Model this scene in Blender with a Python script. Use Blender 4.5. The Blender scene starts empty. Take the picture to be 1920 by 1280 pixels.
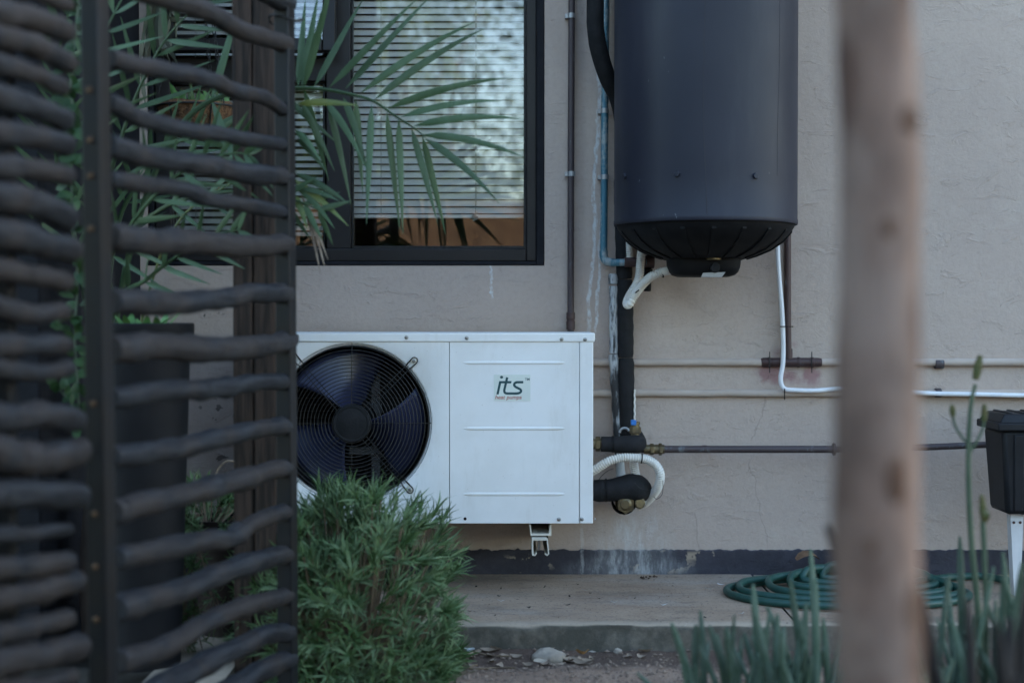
import bpy, bmesh, math, random
from mathutils import Vector, Matrix, noise
R = math.radians
rnd = random.Random(7)
SC = bpy.context.scene
COL = SC.collection

# ------------------------------------------------------------------ camera, sky, sun, exposure
F = 2667.0                       # focal length in photo pixels (50 mm on a 36 mm wide frame, 1920 px)
PITCH = math.atan(50.0 / F)      # the camera looks down very slightly
CAMZ = 0.824
cd = bpy.data.cameras.new('camera')
cam = bpy.data.objects.new('camera', cd); COL.objects.link(cam)
cam.location = (0, 0, CAMZ); cam.rotation_euler = (R(90) - PITCH, 0, 0)
cd.sensor_width = 36; cd.lens = 50.0; cd.clip_start = 0.05; cd.clip_end = 500
cd.dof.use_dof = True; cd.dof.focus_distance = 3.9; cd.dof.aperture_fstop = 1.9; cd.dof.aperture_blades = 9
SC.camera = cam

SUN_EL, SUN_AZ = R(13), R(45)   # low sun behind the house: the garden side lies in open shade
w = bpy.data.worlds.new('World'); SC.world = w; w.use_nodes = True
nt = w.node_tree; nt.nodes.clear()
out = nt.nodes.new('ShaderNodeOutputWorld'); bg = nt.nodes.new('ShaderNodeBackground')
sky = nt.nodes.new('ShaderNodeTexSky'); sky.sky_type = 'NISHITA'; sky.sun_disc = False
sky.sun_elevation = SUN_EL; sky.sun_rotation = SUN_AZ; sky.altitude = 300
sky.air_density = 1.0; sky.dust_density = 1.5; sky.ozone_density = 1.0
bg.inputs['Strength'].default_value = 0.15
nt.links.new(sky.outputs[0], bg.inputs['Color']); nt.links.new(bg.outputs[0], out.inputs['Surface'])
sl = bpy.data.lights.new('sun', 'SUN'); sl.energy = 2.0; sl.angle = R(0.6); sl.color = (1, .9, .78)
sun = bpy.data.objects.new('sun', sl); COL.objects.link(sun)
sd = Vector((math.sin(SUN_AZ) * math.cos(SUN_EL), math.cos(SUN_AZ) * math.cos(SUN_EL), math.sin(SUN_EL)))
sun.rotation_euler = sd.to_track_quat('Z', 'Y').to_euler(); sun.location = sd * 40
vs = SC.view_settings
vs.view_transform = 'Standard'; vs.look = 'None'; vs.exposure = 2.90; vs.gamma = 1.0; vs.use_curve_mapping = False

# ------------------------------------------------------------------ helpers
def P(px, py, y):
    """world point at depth y seen at photo pixel (px, py)"""
    dx = (px - 960) / F; dz = (640 - py) / F
    d = Vector((dx, math.cos(PITCH) + dz * math.sin(PITCH), -math.sin(PITCH) + dz * math.cos(PITCH)))
    return Vector((0, 0, CAMZ)) + d * (y / d.y)
def PZ(px, py, z):
    dx = (px - 960) / F; dz = (640 - py) / F
    d = Vector((dx, math.cos(PITCH) + dz * math.sin(PITCH), -math.sin(PITCH) + dz * math.cos(PITCH)))
    return Vector((0, 0, CAMZ)) + d * ((z - CAMZ) / d.z)
def plane_hit(px, py, a, b):
    """ray through a pixel met with the vertical plane through ground points a and b"""
    d = P(px, py, 1.0) - Vector((0, 0, CAMZ))
    n = Vector((b[1] - a[1], -(b[0] - a[0]), 0))
    t = n.dot(Vector((a[0], a[1], 0))) / n.dot(d)
    return Vector((0, 0, CAMZ)) + d * t
ORG = {}
def smooth_path(pts, n):
    """Catmull-Rom through pts (Vectors or tuples of any size), n samples per span"""
    pts = [tuple(p) for p in pts]; k = len(pts[0]); out = []
    for i in range(len(pts) - 1):
        p0 = pts[max(i - 1, 0)]; p1 = pts[i]; p2 = pts[i + 1]; p3 = pts[min(i + 2, len(pts) - 1)]
        for s in range(n):
            t = s / n
            out.append(tuple(0.5 * (2 * p1[j] + (p2[j] - p0[j]) * t + (2 * p0[j] - 5 * p1[j] + 4 * p2[j] - p3[j]) * t * t
                       + (3 * p1[j] - p0[j] - 3 * p2[j] + p3[j]) * t ** 3) for j in range(k)))
    out.append(pts[-1])
    return out
def resample(pts, step):
    pts = [Vector(p) for p in pts]; out = [pts[0]]; acc = 0.0
    for a, b in zip(pts, pts[1:]):
        L = (b - a).length
        while acc + L >= step:
            t = (step - acc) / L; a = a + (b - a) * t; out.append(a.copy()); L = (b - a).length; acc = 0.0
        acc += L
    out.append(pts[-1]); return out

class MB:
    def __init__(s): s.v = []; s.f = []; s.uv = {}
    def quad(s, a, b, c, d):
        n = len(s.v); s.v += [tuple(a), tuple(b), tuple(c), tuple(d)]; s.f.append((n, n + 1, n + 2, n + 3)); return s
    def poly(s, pts):
        n = len(s.v); s.v += [tuple(p) for p in pts]; s.f.append(tuple(range(n, n + len(pts)))); return s
    def box(s, x0, y0, z0, x1, y1, z1, M=None):
        n = len(s.v)
        vs_ = [Vector((x, y, z)) for z in (z0, z1) for y in (y0, y1) for x in (x0, x1)]
        if M is not None: vs_ = [M @ v for v in vs_]
        s.v += [tuple(v) for v in vs_]
        for f in ((0, 2, 3, 1), (4, 5, 7, 6), (0, 1, 5, 4), (2, 6, 7, 3), (0, 4, 6, 2), (1, 3, 7, 5)):
            s.f.append(tuple(n + i for i in f))
        return s
    def pbox(s, px0, py0, px1, py1, y0, y1):
        a = P(px0, py0, y0); b = P(px1, py1, y0)
        return s.box(a.x, y0, b.z, b.x, y1, a.z)
    def prism(s, pts, dvec, cap=True):
        """closed outline pts swept by dvec"""
        n = len(s.v); k = len(pts); d = Vector(dvec)
        s.v += [tuple(Vector(p)) for p in pts] + [tuple(Vector(p) + d) for p in pts]
        for i in range(k): j = (i + 1) % k; s.f.append((n + i, n + j, n + k + j, n + k + i))
        if cap: s.f.append(tuple(n + i for i in reversed(range(k)))); s.f.append(tuple(n + k + i for i in range(k)))
        return s
    def tube(s, pts, rad, n=10, cap=True, closed=False, flat=1.0, uvscale=None, nz=0.0, nf=30.0):
        pts = [Vector(p) for p in pts]; m = len(pts)
        if not isinstance(rad, (list, tuple)): rad = [rad] * m
        T = []
        for i in range(m):
            if closed: t = pts[(i + 1) % m] - pts[i - 1]
            else: t = pts[min(i + 1, m - 1)] - pts[max(i - 1, 0)]
            T.append(t.normalized() if t.length > 1e-9 else Vector((0, 0, 1)))
        ref = Vector((0, 0, 1)) if abs(T[0].z) < .9 else Vector((0, 1, 0))
        u = (ref - T[0] * ref.dot(T[0])).normalized(); base = len(s.v); L = 0.0; LL = []
        for i in range(m):
            u = (u - T[i] * u.dot(T[i])).normalized(); v = T[i].cross(u)
            if i: L += (pts[i] - pts[i - 1]).length
            LL.append(L)
            for k in range(n):
                a = 2 * math.pi * k / n; r = rad[i]
                q = pts[i] + (u * math.cos(a) * flat + v * math.sin(a)) * r
                if nz:
                    q = pts[i] + (q - pts[i]) * (1 + nz * noise.noise(q * nf))
                s.v.append(tuple(q))
        for i in range(m if closed else m - 1):
            j = (i + 1) % m
            for k in range(n):
                k2 = (k + 1) % n
                if uvscale: s.uv[len(s.f)] = [(k / n, LL[i] * uvscale), ((k + 1) / n, LL[i] * uvscale), ((k + 1) / n, LL[j] * uvscale), (k / n, LL[j] * uvscale)]
                s.f.append((base + i * n + k, base + i * n + k2, base + j * n + k2, base + j * n + k))
        if cap and not closed:
            s.f.append(tuple(base + k for k in reversed(range(n)))); s.f.append(tuple(base + (m - 1) * n + k for k in range(n)))
        return s
    def lathe(s, prof, c, axis=Vector((0, 0, 1)), n=32, cap=True):
        """prof: (radius, height along axis) pairs"""
        axis = Vector(axis).normalized(); ref = Vector((0, 0, 1)) if abs(axis.z) < .9 else Vector((1, 0, 0))
        u = (ref - axis * ref.dot(axis)).normalized(); v = axis.cross(u); base = len(s.v); c = Vector(c)
        for r, h in prof:
            for k in range(n):
                a = 2 * math.pi * k / n; s.v.append(tuple(c + axis * h + (u * math.cos(a) + v * math.sin(a)) * r))
        for i in range(len(prof) - 1):
            for k in range(n):
                k2 = (k + 1) % n
                s.f.append((base + i * n + k, base + i * n + k2, base + (i + 1) * n + k2, base + (i + 1) * n + k))
        if cap:
            s.f.append(tuple(base + k for k in reversed(range(n)))); s.f.append(tuple(base + (len(prof) - 1) * n + k for k in range(n)))
        return s
    def leaf(s, pts, width, side, fold=.25, prof=None):
        """thin leaf along pts with a V fold; side = across direction"""
        m = len(pts); base = len(s.v); side = Vector(side)
        for i, p in enumerate(pts):
            p = Vector(p); t = i / (m - 1)
            T = (Vector(pts[min(i + 1, m - 1)]) - Vector(pts[max(i - 1, 0)])).normalized()
            sd_ = (side - T * side.dot(T)).normalized(); nn = T.cross(sd_)
            wv = width * (prof(t) if prof else math.sin(math.pi * min(1, t * .9 + .1)) ** .7) * .5 + 1e-5
            s.v += [tuple(p + sd_ * wv + nn * wv * fold), tuple(p), tuple(p - sd_ * wv + nn * wv * fold)]
        for i in range(m - 1):
            a = base + 3 * i; s.f += [(a, a + 1, a + 4, a + 3), (a + 1, a + 2, a + 5, a + 4)]
        return s
    def mesh(s, name, mat, origin=Vector((0, 0, 0)), smooth=True, ang=35):
        me = bpy.data.meshes.new(name); o = Vector(origin)
        me.from_pydata([(x - o.x, y - o.y, z - o.z) for x, y, z in s.v], [], s.f); me.update()
        if s.uv:
            L = me.uv_layers.new(name='UVMap')
            for fi, uvs in s.uv.items():
                for li, u in zip(me.polygons[fi].loop_indices, uvs): L.data[li].uv = u
        if mat: me.materials.append(mat)
        if smooth:
            me.polygons.foreach_set('use_smooth', [True] * len(me.polygons)); me.set_sharp_from_angle(angle=R(ang))
        return me
    def build(s, name, mat, parent=None, origin=None, smooth=True, ang=35, bevel=0.0):
        if origin is None: origin = ORG.get(parent.name, Vector((0, 0, 0))) if parent else Vector((0, 0, 0))
        o = bpy.data.objects.new(name, s.mesh(name, mat, origin, smooth, ang)); COL.objects.link(o)
        ORG[o.name] = Vector(origin)
        if parent is not None: o.parent = parent
        else: o.location = origin
        if bevel:
            b = o.modifiers.new('bevel', 'BEVEL'); b.width = bevel; b.segments = 2; b.limit_method = 'ANGLE'; b.angle_limit = R(50)
        return o
def tag(o, label=None, cat=None, group=None, kind=None):
    if label: o['label'] = label
    if cat: o['category'] = cat
    if group: o['group'] = group
    if kind: o['kind'] = kind
    return o
def thing(name, loc, label, cat, group=None):
    o = bpy.data.objects.new(name, None); COL.objects.link(o); o.location = loc; o.empty_display_size = .05
    ORG[o.name] = Vector(loc); return tag(o, label, cat, group)
def share(name, me, parent, loc_local=(0, 0, 0), rot=None):
    o = bpy.data.objects.new(name, me); COL.objects.link(o); o.parent = parent; o.location = loc_local
    if rot is not None: o.rotation_euler = rot
    ORG[o.name] = ORG[parent.name] + Vector(loc_local)
    return o

# ------------------------------------------------------------------ materials
class NT:
    def __init__(s, name):
        s.m = bpy.data.materials.new(name); s.m.use_nodes = True; s.t = s.m.node_tree
        s.b = s.t.nodes['Principled BSDF']; s._co = None
    def n(s, kind, **kw):
        nd = s.t.nodes.new(kind)
        for k, v in kw.items(): setattr(nd, k, v)
        return nd
    def l(s, a, b): s.t.links.new(a, b)
    def co(s, which='Object'):
        if s._co is None: s._co = s.n('ShaderNodeTexCoord')
        return s._co.outputs[which]
    def math(s, op, a, b=None, c=None, clamp=False):
        nd = s.n('ShaderNodeMath', operation=op, use_clamp=clamp)
        for i, x in enumerate((a, b, c)):
            if x is None: continue
            if isinstance(x, (int, float)): nd.inputs[i].default_value = x
            else: s.l(x, nd.inputs[i])
        return nd.outputs[0]
    def noise(s, scale, detail=4, rough=.55, stretch=None, co='Object', dist=0.0):
        nd = s.n('ShaderNodeTexNoise'); nd.inputs['Scale'].default_value = scale; nd.inputs['Detail'].default_value = detail
        nd.inputs['Roughness'].default_value = rough; nd.inputs['Distortion'].default_value = dist
        v = s.co(co)
        if stretch:
            mp = s.n('ShaderNodeMapping'); mp.inputs['Scale'].default_value = stretch; s.l(v, mp.inputs[0]); v = mp.outputs[0]
        s.l(v, nd.inputs['Vector']); return nd.outputs['Fac']
    def ramp(s, v, lo, hi):
        nd = s.n('ShaderNodeMapRange', interpolation_type='SMOOTHSTEP'); nd.inputs['From Min'].default_value = lo; nd.inputs['From Max'].default_value = hi
        s.l(v, nd.inputs['Value']); return nd.outputs[0]
    def mix(s, fac, a, b):
        nd = s.n('ShaderNodeMix', data_type='RGBA')
        for x, i in ((fac, 0), (a, 6), (b, 7)):
            if isinstance(x, (int, float)): nd.inputs[i].default_value = x
            elif isinstance(x, tuple): nd.inputs[i].default_value = (*x, 1)
            else: s.l(x, nd.inputs[i])
        return nd.outputs[2]
    def bump(s, h, strength, dist=.01, prev=None):
        nd = s.n('ShaderNodeBump'); nd.inputs['Strength'].default_value = strength; nd.inputs['Distance'].default_value = dist
        s.l(h, nd.inputs['Height'])
        if prev is not None: s.l(prev, nd.inputs['Normal'])
        return nd.outputs[0]
    def done(s, col=None, rough=.6, metal=0.0, normal=None, spec=None, trans=0.0):
        if col is not None:
            if isinstance(col, tuple): s.b.inputs['Base Color'].default_value = (*col, 1)
            else: s.l(col, s.b.inputs['Base Color'])
        if isinstance(rough, (int, float)): s.b.inputs['Roughness'].default_value = rough
        else: s.l(rough, s.b.inputs['Roughness'])
        s.b.inputs['Metallic'].default_value = metal
        if spec is not None: s.b.inputs['Specular IOR Level'].default_value = spec
        if normal is not None: s.l(normal, s.b.inputs['Normal'])
        if trans:
            tr = s.n('ShaderNodeBsdfTranslucent'); mx = s.n('ShaderNodeMixShader'); mx.inputs[0].default_value = trans
            if isinstance(col, tuple): tr.inputs[0].default_value = (*col, 1)
            elif col is not None: s.l(col, tr.inputs[0])
            s.l(s.b.outputs[0], mx.inputs[1]); s.l(tr.outputs[0], mx.inputs[2])
            s.l(mx.outputs[0], s.t.nodes['Material Output'].inputs['Surface'])
        return s.m
def simple(name, a, b=None, scale=8, rough=.6, metal=0, bump=0, bscale=60, lo=.35, hi=.65, stretch=None, spec=None, trans=0, rvar=0.0, objvar=0.0, bdist=.004):
    t = NT(name); b = b or a
    if spec is None and max(a) < .13: spec = .25
    c = t.mix(t.ramp(t.noise(scale, 5, stretch=stretch), lo, hi), a, b)
    if objvar:
        oi = t.n('ShaderNodeObjectInfo'); hs = t.n('ShaderNodeHueSaturation')
        t.l(t.math('ADD', t.math('MULTIPLY', oi.outputs['Random'], 2 * objvar), 1 - objvar), hs.inputs['Value'])
        t.l(c, hs.inputs['Color']); c = hs.outputs[0]
    nrm = t.bump(t.noise(bscale, 6, stretch=stretch), bump, bdist) if bump else None
    r = rough if not rvar else t.math('ADD', t.math('MULTIPLY', t.noise(scale * 2.3, 4), 2 * rvar), rough - rvar, clamp=True)
    return t.done(c, r, metal, nrm, spec, trans)

M = {}
def mat_twig():
    t = NT('weathered_twig'); oi = t.n('ShaderNodeObjectInfo')
    gr = t.noise(1, 6, .7, stretch=(9, 7, 1), co='UV', dist=.4); bl = t.noise(11, 5, .6); kn = t.noise(30, 3, .5)
    c = t.mix(t.ramp(gr, .34, .68), (.008, .0095, .013), (.034, .037, .043))
    warm = t.math('MULTIPLY', t.ramp(t.math('ADD', bl, t.math('MULTIPLY', oi.outputs['Random'], .25)), .52, .78), .7)
    c = t.mix(warm, c, (.040, .032, .029))
    c = t.mix(t.math('MULTIPLY', t.ramp(kn, .62, .72), .75), c, (.007, .007, .008))
    nb = t.bump(gr, .8, .006); nb = t.bump(kn, .5, .006, nb)
    return t.done(c, .58, 0, nb, .22)
M['twig'] = mat_twig()
M['steel'] = simple('painted_steel', (.007, .0085, .011), (.010, .009, .009), 9, .45, bump=.08, bscale=120, rvar=.1)
M['rust'] = simple('rusty_screw', (.13, .065, .02), (.06, .03, .015), 200, .7)
M['post'] = simple('dark_timber', (.016, .012, .010), (.052, .034, .026), 18, .8, bump=.8, bscale=22, stretch=(6, 6, .35), bdist=.01)
M['bronze'] = simple('bronze_aluminium', (.017, .015, .015), (.020, .018, .018), 6, .42, bump=.03, bscale=300, rvar=.08)
M['lip'] = simple('charcoal_paint', (.007, .0075, .010), (.011, .011, .0145), 25, .8, bump=.4, bscale=90)
M['slat'] = simple('blind_slat', (.86, .85, .82), (.88, .87, .84), 3, .45)
M['cord'] = simple('blind_cord', (.45, .42, .38), (.4, .38, .34), 30, .8)
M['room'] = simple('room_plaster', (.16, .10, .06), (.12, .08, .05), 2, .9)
def mat_white():
    t = NT('white_enamel')
    c = t.mix(t.ramp(t.noise(4, 6, .65), .35, .7), (.79, .785, .775), (.73, .72, .70))
    c = t.mix(t.math('MULTIPLY', t.ramp(t.noise(16, 6, .7, stretch=(1, 1, .22)), .52, .74), .30), c, (.56, .53, .48))
    c = t.mix(t.math('MULTIPLY', t.ramp(t.noise(150, 3), .70, .76), .5), c, (.40, .37, .33))
    r = t.math('ADD', .34, t.math('MULTIPLY', t.noise(9, 5), .2))
    return t.done(c, r, 0, t.bump(t.noise(1.8, 3), .12, .02))
M['white'] = mat_white()
M['black'] = simple('black_plastic', (.005, .005, .006), (.009, .009, .010), 20, .65, spec=.15, bump=.06, bscale=200)
M['wire'] = simple('black_wire', (.012, .012, .013), (.03, .028, .026), 60, .45)
M['blade'] = simple('fan_blade_plastic', (.024, .029, .070), (.030, .036, .080), 10, .30, rvar=.06, spec=.5)
M['galv'] = simple('galvanised_steel', (.38, .39, .40), (.30, .31, .32), 30, .45, metal=.6)
M['bracketgrey'] = simple('dull_grey_steel', (.10, .10, .105), (.07, .07, .072), 20, .6)
M['screw'] = simple('zinc_screw', (.45, .44, .42), (.3, .3, .29), 90, .35, metal=.9)
M['coil'] = simple('coil_fins', (.012, .012, .013), (.03, .03, .03), 60, .7, stretch=(8, 1, .6))
M['chan'] = simple('cream_channel', (.62, .58, .50), (.50, .46, .38), 20, .5)
M['foam'] = simple('foam_insulation', (.009, .010, .011), (.015, .015, .017), 30, .82, bump=.25, bscale=160)
M['brass'] = simple('brass_fitting', (.19, .15, .085), (.12, .10, .065), 40, .48, metal=.9, bump=.1, bscale=120)
M['blue'] = simple('blue_plastic', (.02, .16, .48), (.03, .2, .5), 30, .5)
M['pvc'] = simple('white_pvc', (.72, .70, .65), (.64, .61, .55), 12, .45)
M['cable'] = simple('white_cable', (.74, .75, .77), (.68, .69, .72), 20, .4)
def mat_tank():
    t = NT('charcoal_sheet_steel')
    c = t.mix(t.ramp(t.noise(3.5, 5), .35, .65), (.0185, .020, .031), (.0225, .024, .037))
    c = t.mix(t.math('MULTIPLY', t.ramp(t.noise(8, 7, .7, stretch=(1, 1, .2)), .50, .74), .38), c, (.048, .049, .058))
    c = t.mix(t.math('MULTIPLY', t.ramp(t.noise(85, 2, stretch=(1, 1, .4)), .745, .775), .7), c, (.16, .16, .17))
    r = t.math('ADD', .40, t.math('MULTIPLY', t.noise(6, 5), .18))
    return t.done(c, r, 0, t.bump(t.noise(2.6, 3, stretch=(1, 1, .35)), .22, .03), .3)
M['geyser'] = mat_tank()
M['seam'] = simple('seam_paint', (.030, .028, .036), None, 8, .6)  # one even tone for the fine crease lines on the tank
M['label'] = simple('paper_label', (.45, .45, .45), (.38, .38, .38), 60, .6)
M['sticker'] = simple('sticker_film', (.68, .72, .66), (.65, .69, .64), 20, .35)
M['ink'] = simple('teal_ink', (.028, .075, .085), None, 20, .4)
M['red'] = simple('red_ink', (.38, .075, .05), None, 20, .4)
M['planter'] = simple('charcoal_planter', (.009, .009, .011), (.012, .012, .0145), 6, .7, bump=.15, bscale=60)
M['knot'] = simple('bark_scar', (.11, .052, .030), (.17, .10, .068), 60, .85, bump=.5, bscale=120)
M['clay'] = simple('brown_pot', (.024, .015, .013), (.016, .012, .011), 9, .65, bump=.15, bscale=70)
M['soil'] = simple('potting_soil', (.05, .032, .022), (.08, .05, .035), 60, .95, bump=1, bscale=120)
M['coir'] = simple('coir_fibre', (.22, .11, .05), (.10, .05, .025), 70, .95, bump=1, bscale=160, bdist=.01)
M['palm'] = simple('palm_leaf', (.050, .092, .042), (.088, .142, .076), 5, .42, trans=.18, objvar=.25)
M['palmy'] = simple('yellowing_palm_leaf', (.16, .19, .045), (.09, .14, .045), 12, .5, trans=.2)
M['dry'] = simple('dry_leaf', (.27, .205, .15), (.12, .08, .055), 25, .8, objvar=.3)
M['lav'] = simple('lavender_leaf', (.060, .120, .038), (.170, .240, .125), 18, .6, trans=.15)
M['lavstem'] = simple('dry_stem', (.20, .14, .085), (.12, .085, .055), 30, .85)
M['vine'] = simple('vine_leaf', (.022, .055, .018), (.045, .095, .032), 15, .5, trans=.2, objvar=.25)
M['rosette'] = simple('bright_succulent', (.08, .20, .05), (.12, .25, .07), 15, .45, trans=.1)
M['cactus'] = simple('trailing_cactus', (.07, .085, .06), (.12, .12, .09), 12, .65, bump=.3, bscale=60)
def mat_finger():
    t = NT('finger_leaf')
    c = t.mix(t.ramp(t.noise(14, 4), .35, .65), (.060, .102, .060), (.105, .150, .108))
    c = t.mix(t.math('MULTIPLY', t.ramp(t.noise(260, 2), .58, .68), .45), c, (.24, .28, .24))
    c = t.mix(t.math('MULTIPLY', t.ramp(t.noise(9, 3), .60, .70), .5), c, (.13, .115, .06))
    oi = t.n('ShaderNodeObjectInfo'); hs = t.n('ShaderNodeHueSaturation'); t.l(c, hs.inputs['Color'])
    t.l(t.math('ADD', t.math('MULTIPLY', oi.outputs['Random'], .5), .72), hs.inputs['Value'])
    return t.done(hs.outputs[0], .55, 0, t.bump(t.noise(220, 4), .25, .004), .3)
M['finger'] = mat_finger()
M['fingerd'] = simple('withered_finger_leaf', (.026, .022, .020), (.045, .038, .034), 25, .7, bump=.3, bscale=120)
M['stalk'] = simple('flower_stalk', (.065, .095, .058), (.09, .12, .075), 20, .6)
M['bud'] = simple('flower_bud', (.075, .10, .03), (.12, .10, .04), 90, .6, bump=.6, bscale=250)
M['treeleaf'] = simple('tree_leaf', (.045, .085, .03), (.08, .12, .045), 3, .55, trans=.2)
M['treebark'] = simple('tree_bark', (.12, .09, .07), (.08, .06, .05), 10, .9, bump=.8, bscale=30)
M['gardenwall'] = simple('brown_brickwork', (.11, .075, .05), (.075, .05, .035), 6, .9, bump=.5, bscale=20)
M['roof'] = simple('roof_tiles', (.10, .06, .05), (.08, .05, .045), 6, .9)
M['stone'] = simple('pale_stone', (.36, .31, .25), (.26, .22, .18), 30, .85, bump=.6, bscale=70)
M['pebble'] = simple('gravel', (.25, .18, .135), (.15, .105, .08), 40, .9, objvar=.0)
M['brownleaf'] = simple('brown_leaf', (.19, .105, .055), (.12, .065, .035), 40, .75)
M['orange'] = simple('orange_dry_leaf', (.34, .19, .07), (.24, .13, .05), 40, .7)
M['shred'] = simple('white_shred', (.62, .62, .62), (.5, .5, .5), 40, .7)
M['boxplastic'] = simple('black_bin_plastic', (.008, .009, .011), (.012, .013, .016), 14, .5, bump=.1, bscale=150)
M['silver'] = simple('white_angle_iron', (.62, .62, .62), (.54, .54, .54), 12, .4)

def mat_bark():
    t = NT('sapling_bark')
    a = t.mix(t.ramp(t.noise(11, 5), .35, .68), (.25, .155, .115), (.14, .088, .066))
    k = t.ramp(t.noise(17, 3, stretch=(1, 1, .5)), .56, .68)
    a = t.mix(t.math('MULTIPLY', t.ramp(t.noise(7, 4, stretch=(1, 1, .6)), .5, .62), .7), a, (.31, .22, .175))
    vo = t.n('ShaderNodeTexVoronoi'); vo.inputs['Scale'].default_value = 13; vo.inputs['Randomness'].default_value = 1
    mp = t.n('ShaderNodeMapping'); mp.inputs['Scale'].default_value = (1, 1, .55); t.l(t.co(), mp.inputs[0]); t.l(mp.outputs[0], vo.inputs['Vector'])
    k = t.math('MAXIMUM', t.math('MULTIPLY', k, .5), t.math('SUBTRACT', 1.0, t.ramp(vo.outputs['Distance'], .16, .42)))
    c = t.mix(t.math('MULTIPLY', k, .8), a, (.085, .036, .020))
    return t.done(c, .85, 0, t.bump(t.noise(60, 6, stretch=(1, 1, .5)), .5, .006))
M['bark'] = mat_bark()
def mat_copper(name, brown, verd, amount, streak=.4):
    t = NT(name)
    n1 = t.noise(26, 6, .65, stretch=(1, 1, streak)); n2 = t.noise(90, 3)
    f = t.ramp(t.math('ADD', n1, t.math('MULTIPLY', t.math('SUBTRACT', n2, .5), .25)), amount - .06, amount + .1)
    c = t.mix(f, brown, verd)
    return t.done(c, .55, .25, t.bump(n1, .15, .003))
M['copper'] = mat_copper('aged_copper', (.062, .046, .048), (.13, .14, .145), .62)
M['copperdark'] = mat_copper('dark_copper', (.060, .034, .032), (.11, .12, .13), .66)
M['verdigris'] = mat_copper('verdigris_copper', (.055, .17, .225), (.30, .34, .34), .52, .25)
def mat_peel():
    t = NT('peeling_white_lagging')
    n1 = t.noise(42, 7, .7, stretch=(1, 1, .16)); n2 = t.noise(9, 4, stretch=(1, 1, .6))
    f = t.ramp(t.math('ADD', n1, t.math('MULTIPLY', t.math('SUBTRACT', n2, .5), .9)), .42, .54)
    return t.done(t.mix(f, (.025, .026, .028), (.40, .42, .43)), .75, 0, t.bump(n1, .5, .004))
M['peel'] = mat_peel()
def mat_hose():
    t = NT('braided_green_hose')
    sp = t.n('ShaderNodeSeparateXYZ'); t.l(t.co('UV'), sp.inputs[0])
    a = t.math('SINE', t.math('MULTIPLY', t.math('ADD', sp.outputs[0], sp.outputs[1]), 6.2832 * 9))
    b = t.math('SINE', t.math('MULTIPLY', t.math('SUBTRACT', sp.outputs[0], sp.outputs[1]), 6.2832 * 9))
    f = t.ramp(t.math('MAXIMUM', a, b), .1, .95)
    c = t.mix(f, (.004, .026, .021), (.015, .090, .072))
    return t.done(c, .38, 0, t.bump(f, .3, .001))
M['hose'] = mat_hose()

WY = 4.2    # face of the house wall
def streak(t, sp, px0, py0, px1, py1, wpx, wob=6, nscale=22, fade=True):
    """mineral streak or crack on the wall between two photo points: thin wavy line with ragged ends"""
    a = P(px0, py0, WY); b = P(px1, py1, WY)
    zt = t.math('DIVIDE', t.math('SUBTRACT', sp.outputs[2], a.z), b.z - a.z)
    xl = t.math('ADD', t.math('MULTIPLY', zt, b.x - a.x), a.x)
    nz = t.math('MULTIPLY', t.math('SUBTRACT', t.noise(nscale, 4), .5), wob * 2 / F * WY)
    d = t.math('ABSOLUTE', t.math('SUBTRACT', t.math('SUBTRACT', sp.outputs[0], xl), nz))
    m = t.math('SUBTRACT', 1.0, t.ramp(d, wpx * .35 / F * WY, wpx / F * WY))
    e = t.math('MULTIPLY', t.ramp(zt, -.02, .06), t.math('SUBTRACT', 1.0, t.ramp(zt, .9, 1.03)))
    return t.math('MULTIPLY', m, e)
def blot(t, sp, px, py, rx, ry, soft=.5):
    c = P(px, py, WY); k = F / WY
    dx = t.math('MULTIPLY', t.math('SUBTRACT', sp.outputs[0], c.x), k / rx); dz = t.math('MULTIPLY', t.math('SUBTRACT', sp.outputs[2], c.z), k / ry)
    d = t.math('SQRT', t.math('ADD', t.math('MULTIPLY', dx, dx), t.math('MULTIPLY', dz, dz)))
    return t.math('SUBTRACT', 1.0, t.ramp(d, 1 - soft, 1 + soft * .4))
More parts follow.
